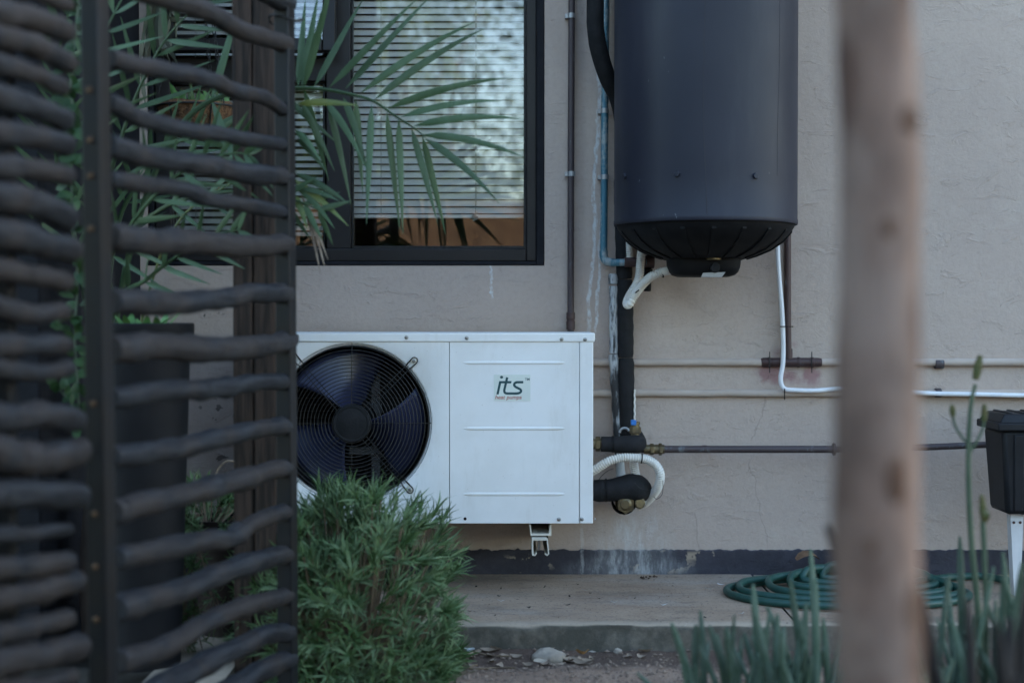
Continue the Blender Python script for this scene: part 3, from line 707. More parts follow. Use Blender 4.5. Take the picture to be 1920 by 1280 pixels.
# riser tie
# 8 white cable
yw = WY - .032
t = thing('white_cable', P(1463, 715, yw), 'thin white cable dropping from the tank and running right along the pipe', 'cable')
cp = [(1462, 380, yw), (1458, 455, yw), (1461, 520, yw), (1466, 580, yw), (1468.5, 640, yw), (1468, 680, yw), (1464, 705, yw), (1465, 720, yw), (1472, 729, yw), (1488, 731, yw), (1530, 732, yw), (1585, 728, yw), (1660, 731, yw), (1740, 737, yw), (1830, 739, yw), (1920, 741, yw), (2100, 744, yw)]
MB().tube(pxpath(cp, 6), .0068, 10).build('sheath', M['cable'], t)
for px, py in ((1470, 736), (1476, 612)):
    c = P(px, py, yw); m = MB()
    if py > 700: m.box(c.x - .0014, yw - .011, c.z - .020, c.x + .0014, yw - .0085, c.z + .013)
    else: m.box(c.x - .022, yw - .010, c.z - .0014, c.x + .016, yw - .0075, c.z + .0014)
    m.build('cable_tie', M['black'], t)

# 9 corrugated white conduits
def corr(pts, r, pitch=.0068, n=14):
    q = resample(smooth_path([P(*p) for p in pts], 12), pitch / 4)
    return q, [r * (1 + (.12, .12, -.14, -.14)[i % 4]) for i in range(len(q))]
def conduit(label, runs, r, ties=()):
    t = thing('corrugated_conduit', P(*runs[0][0]), label, 'conduit')
    for k, pts in enumerate(runs):
        q, rr_ = corr(pts, r); MB().tube(q, rr_, 14).build('tube', M['pvc'], t, ang=60)
    for px, py, y, ax, r_ in ties:
        c = P(px, py, y); ax = Vector(ax).normalized() * .0016; MB().tube([c - ax, c + ax], r_, 16).build('cable_tie', M['black'], t)
    return t
yy = 4.02
t = conduit('white corrugated conduit looping under the tank from its bottom cover', [[(1254, 507, 3.95), (1240, 510, 3.96), (1222, 518, 3.97), (1205, 533, yy - .02), (1190, 553, yy), (1182, 567, yy), (1177, 571, yy + .01), (1176, 566, yy + .03), (1182, 552, yy + .05), (1194, 532, yy + .06), (1199, 515, yy + .07), (1201, 490, yy + .08), (1205, 455, yy + .09)]], .0115,
            [(1197, 556 - 12, yy - .008, (-.6, 0, .75), .0138), (1241, 512, 3.965, (.8, 0, .3), .0136)])
m = MB(); m.tube([P(1244, 509, 3.955), P(1258, 506, 3.95)], .0125, 14); m.build('end_sleeve', M['pvc'], t)
MB().tube(resample([P(1179, 430, 4.12), P(1180, 460, 4.12), P(1181, 486, 4.13)], .0014), [.0095 * (1 + (.12, .12, -.14, -.14)[i % 4]) for i in range(len(resample([P(1179, 430, 4.12), P(1180, 460, 4.12), P(1181, 486, 4.13)], .0014)))], 12).build('tube', M['pvc'], t, ang=60)
t = conduit('white corrugated conduit loop at the right of the heat pump', [[(1108, 884, 4.0), (1118, 879, 3.99), (1140, 865, 3.98), (1165, 858, 3.98), (1190, 858, 3.98), (1212, 861, 3.99), (1230, 872, 4.0), (1238, 890, 4.01), (1234, 912, 4.03), (1222, 930, 4.06), (1210, 942, 4.09), (1198, 948, 4.12)],
                                                                        [(1188, 862, 4.03), (1190, 880, 4.04), (1196, 905, 4.05), (1204, 925, 4.06), (1208, 940, 4.08)]], .0118,
            [(1203, 859, 3.985, (1, 0, -.1), .0145)])
for wp in ([(1119, 905, 4.02), (1128, 892, 4.0), (1140, 882, 4.0), (1150, 878, 4.01)], [(1190, 905, 3.97), (1200, 915, 3.97), (1216, 920, 3.98)], [(1243, 900, 3.98), (1242, 925, 3.98), (1232, 935, 3.98), (1226, 931, 3.99)]): MB().tube(pxpath(wp), .0009, 5).build('loose_wire', M['wire'], t)

# ------------------------------------------------------------------ tank (geyser)
gy = WY - .272; gc = P(1322, 426, gy); GX, GZB = gc.x, P(1322, 412, gy - .25).z
t = thing('water_tank', (GX, gy, GZB), 'large charcoal cylindrical water tank mounted high on the wall', 'water heater')
m = MB(); m.lathe([(.243, .004), (.248, .002), (.250, .0), (.2515, .003), (.2515, .012), (.250, .016)] + [(.250, .016 + i * .1) for i in range(1, 14)] + [(.246, 1.36), (.1, 1.41), (.001, 1.42)], (GX, gy, GZB), n=96, cap=False)
m.build('shell', M['geyser'], t, ang=50)
# crease lines down the sheet
def onshell(px, py, off=.0):
    """where the pixel ray meets the shell"""
    o = Vector((0, 0, CAMZ)); d = (P(px, py, 1) - o); r = .25 + off
    A = d.x ** 2 + d.y ** 2; B = -2 * (GX * d.x + gy * d.y); C = GX ** 2 + gy ** 2 - r * r
    s_ = (-B - math.sqrt(max(0, B * B - 4 * A * C))) / (2 * A); return o + d * s_
for pts in ([(1323, -250), (1322, 0), (1319, 120), (1319, 240), (1323, 330), (1326, 408)], [(1464, -250), (1462, 0), (1461, 130), (1458, 230), (1457, 330)]):
    m = MB(); m.tube([onshell(px, py, -.0004) for px, py, *_ in smooth_path(pts, 8)], .0011, 6); m.build('seam', M['seam'], t)
me = MB().lathe([(.006, 0), (.0085, .0015), (.0085, .005), (.007, .007), (.0005, .0072)], (0, 0, 0), (0, 0, 1), 6).mesh('bolt', M['geyser'], ang=25)
for px, py in ((1173, 331), (1270, 326), (1416, 330)):
    p = onshell(px, py); nrm = Vector((p.x - GX, p.y - gy, 0)).normalized()
    share('bolt', me, t, p - Vector((GX, gy, GZB)), nrm.to_track_quat('Z', 'Y').to_euler())
# black ribbed bottom cap: a dished plastic end with spokes
drop = lambda px, py: 0
m = MB(); prof = [(.244, .006), (.242, -.006), (.232, -.022), (.212, -.044), (.178, -.067), (.140, -.083), (.118, -.090), (.108, -.092), (.02, -.092)]
m.lathe(prof, (GX, gy, GZB), n=72, cap=True)
m.build('bottom_cap', M['black'], t, ang=30)
m = MB()
for k in range(18):
    a = 2 * math.pi * (k + .4) / 18; d = Vector((math.cos(a), math.sin(a), 0)); o = Vector((GX, gy, GZB)); sd_ = Vector((-d.y, d.x, 0)) * .006
    lo_ = [(.236, -.0215), (.213, -.0480), (.179, -.0710), (.141, -.0865), (.120, -.0930)]
    q = [o + d * r_ + Vector((0, 0, z_)) for r_, z_ in lo_] + [o + d * r_ + Vector((0, 0, z_ + .010)) for r_, z_ in reversed(lo_)]
    m.prism([p - sd_ for p in q], sd_ * 2)
m.build('rib', M['black'], t, ang=20)
# terminal cover with sticker
c0 = P(1256, 486, 3.86); c1 = P(1394, 517, 3.86); hx = (c1.x - c0.x) / 2; mxx = (c0.x + c1.x) / 2; zt, zb = GZB - .090, c1.z - .001
m = MB(); ol = lambda s_, z, n=40: [Vector((mxx + hx * s_ * math.copysign(abs(math.cos(a)) ** .55, math.cos(a)), gy + .085 * s_ * math.copysign(abs(math.sin(a)) ** .6, math.sin(a)), z)) for a in [2 * math.pi * i / n for i in range(n)]]
rings = [ol(1, zt + .004), ol(1.0, zt - .006), ol(.985, zb + .026), ol(.93, zb + .012), ol(.84, zb + .004), ol(.70, zb), ol(.02, zb)]
base = len(m.v)
for r_ in rings: m.v += [tuple(p) for p in r_]
for i in range(len(rings) - 1):
    for k in range(40): m.f.append((i * 40 + k, i * 40 + (k + 1) % 40, (i + 1) * 40 + (k + 1) % 40, (i + 1) * 40 + k))
cov = m.build('terminal_cover', M['black'], t, ang=40)
m = MB(); q = [P(1318, 511.5, gy - .079), P(1360, 510, gy - .079), P(1353, 519.5, gy - .074), P(1314, 519.5, gy - .074)]; q = [p + Vector((0, -.006, 0)) for p in q]; m.prism(q, (0, .004, 0)); m.build('paper_label', M['label'], cov)
MB().lathe([(.0, -.004), (.012, -.003), (.014, .003)], P(1341, 502, gy - .088), (0, 1, 0), 18).build('dial', M['foam'], cov)
# brass sensor boss peeping between cap and cover
MB().lathe([(.020, -.005), (.021, -.004), (.021, .004), (.018, .005)], P(1338, 484, gy - .085), (0, 0, 1), 12).build('element_boss', M['brass'], t)
m = MB(); m.box(GX - .12, gy + .2, GZB + .15, GX + .12, WY, GZB + .2); m.box(GX - .12, gy + .2, GZB + .9, GX + .12, WY, GZB + .95); m.build('wall_bracket', M['galv'], t)

# ------------------------------------------------------------------ heat pump
HY, HD = 3.85, .30
hp = thing('heat_pump', P(790, 982, HY + HD / 2), 'white heat pump unit with round black fan grille on wall brackets', 'heat pump')
fc = P(660, 793, HY); FR = 150 / F * HY
xl, xr = P(470, 0, HY).x, P(1113, 0, HY).x; zt, zb = P(800, 640.5, HY).z, P(800, 981, HY).z; zlid = P(800, 624, HY).z
xs1, xs2 = P(842, 0, HY).x, P(1087, 0, HY).x
# fan panel: rectangle with a round hole and a rolled bell-mouth
m = MB(); x0, x1, z0, z1 = xl, xs1 - .0008, zb, zt
angs = sorted(set([2 * math.pi * i / 96 for i in range(96)] + [math.atan2(zz - fc.z, xx - fc.x) % (2 * math.pi) for xx in (x0, x1) for zz in (z0, z1)]))
def rect_hit(a):
    c, s_ = math.cos(a), math.sin(a); k = []
    if c > 1e-9: k.append((x1 - fc.x) / c)
    if c < -1e-9: k.append((x0 - fc.x) / c)
    if s_ > 1e-9: k.append((z1 - fc.z) / s_)
    if s_ < -1e-9: k.append((z0 - fc.z) / s_)
    r_ = min(k); return (fc.x + c * r_, fc.z + s_ * r_)
prof = [(0, None), (FR + .004, 0), (FR, .002), (FR - .006, .010), (FR - .008, .03), (FR - .008, .085)]
rings = [[(*rect_hit(a), HY) for a in angs]]; rings = [[(x, HY + .014, z) for x, z, _ in rings[0]], [(x, HY, z) for x, z, _ in rings[0]]]
for r_, dy in prof[1:]: rings.append([(fc.x + math.cos(a) * r_, HY + dy, fc.z + math.sin(a) * r_) for a in angs])
na = len(angs)
for r_ in rings: m.v += r_
for i in range(len(rings) - 1):
    for k in range(na): m.f.append((i * na + k, i * na + (k + 1) % na, (i + 1) * na + (k + 1) % na, (i + 1) * na + k))
m.build('fan_panel', M['white'], hp, ang=30)
m = MB(); m.lathe([(FR - .010, .012), (FR - .010, .09)], (fc.x, HY, fc.z), (0, 1, 0), 72, cap=False); m.build('fan_shroud', M['black'], hp)
# service panel with pressed ribs
m = MB(); m.box(xs1 + .0008, HY, zb, xs2 - .0006, HY + .014, zt); sp_ = m.build('service_panel', M['white'], hp, bevel=.0012)
for py in (680, 803, 926):
    a, c = P(868, py, HY), P(1060, py, HY); m = MB(); N = 30
    m.tube([a + (c - a) * (i / N) for i in range(N + 1)], [.0048 * min(1, .25 + min(i, N - i) / 2) for i in range(N + 1)], 12, flat=1)
    m.v = [(x, HY + (y - HY) * .6 + .0006, z) for x, y, z in m.v]
    m.build('pressed_rib', M['white'], sp_)
m = MB(); m.box(xs2 + .0006, HY - .001, zb, xr, HY + .03, zt); m.build('corner_post', M['white'], hp, bevel=.002)
m = MB(); m.box(xl + .002, HY + .0145, zb, xr - .03, HY + .016, zt - .002)
m2 = MB(); cxs = P(660, 0, HY).x
# inner frame strip behind the seams (leaves the fan opening free)
m = MB(); m.box(xs1 - .012, HY + .0145, zb + .002, xs1 + .012, HY + .018, zt - .002); m.box(xs2 - .012, HY + .0145, zb + .002, xs2 + .008, HY + .018, zt - .002); m.build('seam_backing', M['black'], hp)
m = MB(); m.box(xr - .0015, HY + .031, zb, xr, HY + HD, zt); m.box(xl, HY + .015, zb, xl + .0015, HY + HD, zt); m.build('side_panel', M['white'], hp)
m = MB(); m.box(xl, HY + .015, zb - .002, xr, HY + HD, zb + .002); m.build('base_tray', M['white'], hp)
m = MB(); a, c = P(466, 622.5, HY - .003), P(1115.5, 641, HY - .003)
m.box(a.x, HY - .004, c.z, c.x, HY + HD + .003, zlid); m.build('lid', M['white'], hp, bevel=.003)
m = MB(); m.box(xl + .003, HY + HD - .03, zb + .003, xs1 + .06, HY + HD - .004, zt - .002); coil = m.build('coil', M['coil'], hp)
m = MB()
for i in range(26):
    z = zb + .015 + i * .019; m.box(xl + .004, HY + HD - .036, z, xs1 + .05, HY + HD - .031, z + .006)
m.build('coil_tubes', M['steel'], coil)
m = MB(); m.box(xs1 + .06, HY + .02, zb + .003, xs1 + .064, HY + HD - .004, zt - .002); m.build('divider', M['galv'], hp)
# fan: three broad pitched blades
fan = MB().lathe([(.001, -.004), (.036, -.002), (.046, .006), (.048, .04), (.03, .045)], (fc.x, HY + .035, fc.z), (0, 1, 0), 40).build('fan', M['black'], hp)
for k, ac in enumerate((103, -17, 223)):
    m = MB(); nr, na_ = 10, 14
    for i in range(nr + 1):
        r_ = .040 + (.196 - .040) * i / nr; half = R(30 + 12 * i / nr)
        for j in range(na_ + 1):
            u = -1 + 2 * j / na_; a = R(ac) + half * u + R(8) * (i / nr) - R(4)
            y = HY + .066 - u * .060 * (1 - .25 * i / nr) + .008 * u * u
            m.v.append((fc.x + math.cos(a) * r_, y, fc.z + math.sin(a) * r_))
    for i in range(nr):
        for j in range(na_): m.f.append((i * (na_ + 1) + j, i * (na_ + 1) + j + 1, (i + 1) * (na_ + 1) + j + 1, (i + 1) * (na_ + 1) + j))
    bl = m.build('blade', M['blade'], fan)
    so = bl.modifiers.new('thick', 'SOLIDIFY'); so.thickness = .0025
m = MB(); m.lathe([(.05, 0), (.055, .005), (.055, .08), (.05, .085)], (fc.x, HY + .12, fc.z), (0, 1, 0), 32); m.build('motor', M['steel'], hp)
m = MB(); cx_ = P(706, 0, HY + .12).x; yb_ = HY + .16
for dx in (0,):
    m.box(P(703, 0, yb_).x - .012, yb_, zb + .01, P(703, 0, yb_).x + .012, yb_ + .004, zt - .004)
a, c = P(655, 756, yb_ - .002), P(716, 774, yb_ - .002); m.box(a.x, yb_ - .004, c.z, c.x, yb_ - .001, a.z)
a, c = P(655, 838, yb_ - .002), P(716, 852, yb_ - .002); m.box(a.x, yb_ - .004, c.z, c.x, yb_ - .001, a.z)
m.build('motor_bracket', M['bracketgrey'], hp)
# grille
gr = MB().lathe([(.001, -.0045), (.040, -.004), (.0425, -.003), (.0435, -.0045), (.0485, -.0045), (.0505, -.002), (.0505, .003)], (fc.x, HY - .012, fc.z), (0, 1, 0), 48).build('grille', M['foam'], hp)
NRG = 17
def gy_of(r_): return HY - .012 + .016 * max(0, (r_ - .14) / (.2175 - .14)) ** 2
for i in range(NRG + 1):
    r_ = .0525 + (.2175 - .0525) * i / NRG; wr = .00115 if i < NRG else .0024
    MB().tube([(fc.x + math.cos(a) * r_, gy_of(r_), fc.z + math.sin(a) * r_) for a in [2 * math.pi * k / 72 for k in range(72)]], wr, 6, closed=True).build('wire_ring', M['wire'], gr)
def spoke(a, off):
    d = Vector((math.cos(a), 0, math.sin(a))); n_ = Vector((-math.sin(a), 0, math.cos(a)))
    pts = [Vector((fc.x, gy_of(r_) + .0022, fc.z)) + d * r_ + n_ * off for r_ in (.046, .09, .14, .165, .19, .2175)]
    MB().tube(pts, .0012, 6).build('spoke', M['wire'], gr)
for q in range(4): spoke(q * math.pi / 2, 0)
for q in range(4):
    for o_ in (-.0065, .0065): spoke(q * math.pi / 2 + R(45 if q % 2 == 0 else 41), o_)
me_s = MB().lathe([(.0072, 0), (.0072, .001), (.0050, .0014), (.0046, .0038), (.0030, .0048), (.0022, .0030), (.0002, .0030)], (0, 0, 0), (0, -1, 0), 14).mesh('screw', M['screw'], ang=40)
o_hp = ORG[hp.name]
for q in range(4):
    a = q * math.pi / 2 + R(45 if q % 2 == 0 else 41); d = Vector((math.cos(a), 0, math.sin(a))); n_ = Vector((-d.z, 0, d.x)); c = Vector((fc.x, HY - .003, fc.z)) + d * (FR + .022)
    pts = [c - d * .024 + n_ * .0072] + [c + n_ * .0085 * math.cos(b_) + d * .0095 * math.sin(b_) for b_ in [math.pi * i / 10 for i in range(11)]] + [c - d * .024 - n_ * .0072]
    MB().tube(pts, .0019, 6).build('mounting_loop', M['wire'], gr)
    o = share('screw', me_s, hp, c + Vector((0, .001, 0)) - o_hp); o.scale = (1.1, 1.1, 1.1)
    MB().lathe([(.0030, 0), (.0085, .0005), (.0085, .0015), (.003, .0018)], c + Vector((0, .0008, 0)), (0, -1, 0), 18).build('washer', M['chan'], hp)
for px, py in ((557, 630), (762, 632.5), (875, 633.5), (1053, 635.5), (1097, 636), (1048, 973), (1091, 973)):
    o = share('screw', me_s, hp, P(px, py, HY - (.0042 if py < 700 else .0012)) - o_hp); o.scale = (.75, .75, .75)
MB().lathe([(.0042, 0), (.0042, .0006), (.0002, .0007)], P(872, 972, HY), (0, -1, 0), 14).build('screw_hole', M['black'], hp)
for py in (636, 973):
    o = share('screw', me_s, hp, P(1114, py, HY + .02) + Vector((.0015, 0, 0)) - o_hp, (0, 0, R(90))); o.scale = (.7, .7, .7)
# sticker and lettering
a, c = P(926, 702, HY), P(994.5, 751.5, HY); SY = HY - .0009
m = MB(); m.box(a.x, SY, c.z, c.x, HY + .0005, a.z); stk = m.build('sticker', M['sticker'], hp, smooth=False)
def S(u, v, dy=0.0): return P(900 + u / 14.225, 680 + v / 14.225, HY) + Vector((0, SY - HY - .0003 - dy, 0))
def ribbon(mb, uv, wd, dy=0.0):
    uv = [Vector((p[0], p[1])) for p in uv]; L, Rr = [], []
    for i, p in enumerate(uv):
        d = (uv[min(i + 1, len(uv) - 1)] - uv[max(i - 1, 0)]).normalized(); n_ = Vector((-d.y, d.x)) * wd / 2
        L.append(p + n_); Rr.append(p - n_)
    for i in range(len(uv) - 1): mb.quad(S(*L[i], dy), S(*L[i + 1], dy), S(*Rr[i + 1], dy), S(*Rr[i], dy))
m = MB()
m.poly([S(575 + 42 * math.cos(k * math.pi / 10), 381 + 37 * math.sin(k * math.pi / 10)) for k in range(20)])
m.poly([S(*p) for p in ((512, 487), (575, 487), (499, 840), (436, 840))])
m.poly([S(*p, .0001) for p in ((512, 485), (845, 485), (832, 545), (500, 545))])
ribbon(m, smooth_path([(725, 386), (700, 500), (660, 670), (648, 740), (662, 790), (715, 814), (850, 816), (960, 816), (1030, 808), (1082, 780), (1095, 745), (1080, 712), (1030, 680), (960, 645), (920, 610), (912, 575), (930, 540), (975, 518), (1050, 515), (1155, 515)], 5), 62, .0002)
m.build('lettering', M['ink'], stk, smooth=False)
def text(name, body, p0, width, shear, mat, parent):
    cu = bpy.data.curves.new(name, 'FONT'); cu.body = body; cu.size = 1; cu.shear = shear; cu.offset = .012
    o = bpy.data.objects.new(name, cu); COL.objects.link(o); dg = bpy.context.evaluated_depsgraph_get(); dg.update()
    me = bpy.data.meshes.new_from_object(o.evaluated_get(dg)); COL.objects.unlink(o); bpy.data.objects.remove(o)
    xs_ = [v.co.x for v in me.vertices]; k = width / (max(xs_) - min(xs_)); x0_ = min(xs_)
    og = ORG[parent.name]
    for v in me.vertices:
        q = Vector((p0.x + (v.co.x - x0_) * k, p0.y, p0.z + v.co.y * k)); v.co = q - og
    me.materials.clear(); me.materials.append(mat); me.name = name
    o = bpy.data.objects.new(name, me); COL.objects.link(o); o.parent = parent; ORG[o.name] = og; return o
text('lettering', 'heat pumps', S(403, 965, 0), (1115 - 403) / 14.225 / F * HY, .22, M['red'], stk)
text('lettering', 'TM', S(1198, 470, 0), 125 / 14.225 / F * HY, 0, M['ink'], stk)

# wall brackets under the unit
def bracket(dx, label):
    d = Vector((dx, 0, 0)); t = thing('wall_bracket', P(1012, 1030, HY + .1) + d, label, 'bracket', 'brackets carrying the heat pump')
    def chan(outer, y0, y1, name, inv=False):
        m = MB(); m.prism([P(px, py, y0) + d for px, py in outer], (0, y1 - y0, 0)); m.build(name, M['chan'], t, smooth=False, bevel=.0006)
    yu = HY + .01
    chan([(992, 983), (995, 983), (997, 1000), (1029, 1000), (1031, 983), (1034, 983), (1034, 1004), (995, 1004)], yu, WY, 'upper_channel')
    yl = HY - .01
    chan([(997, 1008.5), (1024, 1008.5), (1027.5, 1012), (1030, 1038), (1026, 1042), (1021, 1039), (1021.5, 1036.5), (1026, 1039), (1027.5, 1037), (1025, 1013), (1000, 1013), (1000, 1038), (1002.5, 1040), (1005.5, 1036), (1007, 1037.5), (1003.5, 1042), (998, 1041), (997, 1037)], yl, WY, 'lower_channel')
    m = MB(); a, c = P(998, 1003.9, yu + .012), P(1028, 1009, yu + .012); m.box(a.x + dx, yu + .01, c.z - .002, c.x + dx, yu + .05, a.z); m.build('rubber_pad', M['black'], t, bevel=.002)
    m = MB(); q = P(1011, 1010, yu + .03) + d; m.lathe([(.0035, -.03), (.0035, .012), (.008, .013), (.008, .019), (.003, .020)], q, (.05, 0, 1), 6); m.build('bolt', M['galv'], t)
bracket(0, 'cream steel channel bracket under the right end of the heat pump')
bracket(-.62, 'cream steel channel bracket under the fan, behind the bush')

# ------------------------------------------------------------------ black box on white leg, right edge
by = 3.84
t = thing('storage_box', P(1964, 965, by + .12), 'black plastic box with ribbed lid at the right edge', 'box')
top_ = [P(1880, 806, by), P(2094, 806, by)]; bot_ = [P(1890, 966, by), P(2084, 966, by)]
m = MB()
def frus(mb, xa, xb, za, xc, xd, zc, y0, y1, y2, y3):
    n = len(mb.v)
    mb.v += [(xa, y0, za), (xb, y0, za), (xb, y1, za), (xa, y1, za), (xc, y2, zc), (xd, y2, zc), (xd, y3, zc), (xc, y3, zc)]
    for f in ((0, 1, 5, 4), (1, 2, 6, 5), (2, 3, 7, 6), (3, 0, 4, 7), (4, 5, 6, 7), (3, 2, 1, 0)): mb.f.append(tuple(n + i for i in f))
frus(m, top_[0].x, top_[1].x, top_[0].z, bot_[0].x, bot_[1].x, bot_[0].z, by, by + .16, by + .012, by + .15)
body = m.build('body', M['boxplastic'], t, bevel=.012)
m = MB()
for px0, px1 in ((1902, 1922), (2024, 2044)):
    m = MB(); a, c = P(px0, 815, by - .002), P(px1, 960, by - .002); frus(m, a.x, P(px1, 815, by).x, a.z, a.x + .004, c.x - .002, c.z, by - .005, by + .02, by + .008, by + .03); m.build('corner_rib', M['boxplastic'], body, bevel=.003)
m = MB(); a, c = P(1872, 793, by - .012), P(2104, 808, by - .012); m.box(a.x, by - .014, c.z, c.x, by + .170, a.z)
a2, c2 = P(1885, 776, by), P(2092, 793, by); frus(m, a.x + .006, c.x - .006, a.z - .001, a2.x, c2.x, a2.z, by - .008, by + .166, by + .006, by + .15)
lid = m.build('lid', M['boxplastic'], t, bevel=.004)
m = MB()
for px in (1894, 1920, 1946, 1972, 1998): a = P(px, 775, by); m.box(a.x, by + .008, a2.z - .004, a.x + .012, by + .14, a2.z + .004)
m.build('lid_rib', M['boxplastic'], lid, bevel=.003)
t = thing('box_stand', P(1939, 1080, by + .05), 'white angle iron leg carrying the black box', 'stand')
def legs(dx, name):
    m = MB(); q = [P(px, py, by + .04) + Vector((dx, 0, 0)) for px, py in ((1895, 966), (1919, 966), (1914, 1082), (1902, 1082))]
    for p in q[2:]: p.z = SLABZ - .004
    m.prism(q, (0, .003, 0)); q2 = [q[0] + Vector((.0, .003, 0)), q[0] + Vector((.003, .003, 0)), q[3] + Vector((.003, .003, 0)), q[3] + Vector((0, .003, 0))]; m.prism(q2, (0, .028, 0))
    o = m.build(name, M['silver'], t, smooth=False)
    for px, py in ((1901, 979), (1913, 979)):
        MB().lathe([(.004, 0), (.004, .0008)], P(px, py, by + .039) + Vector((dx, 0, 0)), (0, -1, 0), 12).build('bolt_hole', M['copperdark'], o)
legs(0, 'leg'); legs(.22, 'leg')
m = MB(); a = P(1929, 966, by + .04); m.box(a.x - .02, by + .03, a.z, a.x + .28, by + .14, a.z + .003); m.build('tray', M['silver'], t)

# ------------------------------------------------------------------ green hose coil
pts = []; yb = 4.06
turns = [(1358, 1800, 1138), (1386, 1790, 1128), (1440, 1775, 1120), (1482, 1760, 1108), (1516, 1745, 1098), (1560, 1720, 1090)]
tail = [(2150, 1108), (2050, 1102), (1960, 1095), (1900, 1090), (1830, 1079)]
for px, py in tail: p = PZ(px, py, SLABZ + .012); pts.append((p.x, p.y, SLABZ + .012))
rh = random.Random(3)
for k, (xl_, xr_, pf) in enumerate(turns):
    yf = PZ(1600, pf, SLABZ + .01).y; zb_ = SLABZ + .0115 + .0065 * k
    A = PZ(xl_, 1095, SLABZ + .02); B = PZ(xr_, 1095, SLABZ + .02); cxx = (A.x + B.x) / 2; rx = (B.x - A.x) / 2; ycn = (yb + yf) / 2 - .003 * k; ry = (yb - yf) / 2 - .002 * k
    for i in range(14):
        a = R(55) + 2 * math.pi * i / 14
        s_ = math.sin(a); c_ = math.cos(a)
        skew = .06 * (1 - s_) * 0
        z = zb_ * 1 + (.006 * max(0, s_)) * k * .5 + rh.uniform(-.001, .003)
        if s_ < .2: z = SLABZ + .0115 + (zb_ - SLABZ - .0115) * (.25 + .35 * max(0, s_ + .6))
        pts.append((cxx + rx * c_ + rh.uniform(-.006, .006), ycn + ry * s_, z))
hose = MB().tube(smooth_path(pts, 6), .0106, 12, uvscale=15)
tag(hose.build('garden_hose', M['hose'], origin=PZ(1580, 1100, SLABZ)), 'dark green braided garden hose coiled on the slab', 'hose')

# ------------------------------------------------------------------ twig fence: gate leaf and panel
pa, pb = P(180, 640, 2.27), P(532, 640, 2.9)
GA, GB = (pa.x, pa.y), (pb.x, pb.y); gdir = Vector((GB[0] - GA[0], GB[1] - GA[1], 0)).normalized(); gang = math.atan2(gdir.y, gdir.x)
gate = thing('twig_gate', (GA[0], GA[1], 0), 'twig gate with wavy dark branches between two steel posts', 'gate')
def stile(pxt, pxb, A, B, w_, name, parent, ytop=-420, zb_=.03):
    a = plane_hit(pxt, 0, A, B); c = plane_hit(pxb, 1280, A, B); d = (a - c) / (a.z - c.z)
    top_p = c + d * (2.0 - c.z); bot = c + d * (zb_ - c.z)
    ax = Vector((gdir.x, gdir.y, 0)) * w_ / 2; ay = Vector((-gdir.y, gdir.x, 0)) * w_ / 2
    m = MB(); m.prism([bot - ax - ay, bot + ax - ay, bot + ax + ay, bot - ax + ay], top_p - bot)
    return m.build(name, M['steel'], parent, bevel=.003)
st1 = stile(177, 194, GA, GB, .034, 'stile', gate); st2 = stile(533, 540, GA, GB, .033, 'stile', gate)
def twig(pts, rpx, A, B, parent, seed, extend=0):
    p3 = [plane_hit(x, y, A, B) for x, y in pts]
    q = smooth_path(p3, 10); rt = random.Random(seed); m_ = len(q); rad = []
    r0 = rpx / F * p3[0].y
    kn = [rt.uniform(0, m_) for _ in range(3)]
    for i in range(m_):
        t_ = i / (m_ - 1); r_ = r0 * (1 - .12 * t_) * (1 + .07 * noise.noise(Vector((i * .22, seed, 1))))
        for k in kn: r_ *= 1 + .10 * math.exp(-((i - k) / 2.0) ** 2)
        rad.append(r_)
    rad[0] *= .8; rad[-1] *= .78; rad[1] *= .97; rad[-2] *= .96
    q = [Vector(p) + Vector((0, 0, .004 * noise.noise(Vector((i * .12, seed * 3.1, 0))))) for i, p in enumerate(q)]
    tw = MB().tube(q, rad, 14, nz=.17, nf=26, uvscale=1.0).build('twig', M['twig'], parent, ang=60)
    return tw
GT = [([(450, -45), (500, -12), (545, 8)], 20),
      ([(205, -40), (300, -8), (390, 24), (460, 60), (540, 82)], 23),
      ([(207, 110), (280, 127), (340, 138), (400, 150), (445, 172), (500, 187), (540, 214)], 19),
      ([(203, 192), (250, 215), (320, 236), (400, 250), (470, 262), (542, 272)], 18),
      ([(203, 275), (280, 294), (400, 312), (470, 324), (540, 330)], 24),
      ([(203, 337), (270, 344), (340, 352), (400, 374), (470, 385), (545, 404)], 18),
      ([(208, 445), (300, 452), (380, 454), (460, 461), (540, 458)], 27),
      ([(212, 568), (300, 567), (400, 562), (470, 552), (540, 549)], 25),
      ([(210, 655), (300, 649), (400, 655), (490, 650), (548, 636)], 28),
      ([(210, 746), (300, 735), (400, 728), (470, 718), (545, 712)], 22),
      ([(210, 856), (300, 845), (370, 832), (450, 810), (540, 796)], 23),
      ([(214, 958), (300, 938), (400, 914), (480, 890), (540, 872)], 25),
      ([(218, 1046), (300, 1030), (380, 1016), (430, 1010), (470, 985), (540, 956)], 23),
      ([(220, 1142), (310, 1115), (400, 1080), (470, 1056), (540, 1038)], 26),
      ([(222, 1240), (300, 1215), (380, 1170), (460, 1136), (540, 1114)], 23),
      ([(222, 1330), (290, 1290), (360, 1255), (440, 1215), (500, 1190), (542, 1182)], 25),
      ([(222, 1420), (330, 1352), (430, 1290), (490, 1256), (547, 1230)], 25)]
for k, (p_, r_) in enumerate(GT): twig(p_, r_, GA, GB, gate, k + 1)
me = MB().lathe([(.0055, 0), (.0055, .0015), (.003, .003), (.0002, .0032)], (0, 0, 0), (0, 0, 1), 8).mesh('screw_head', M['rust'])
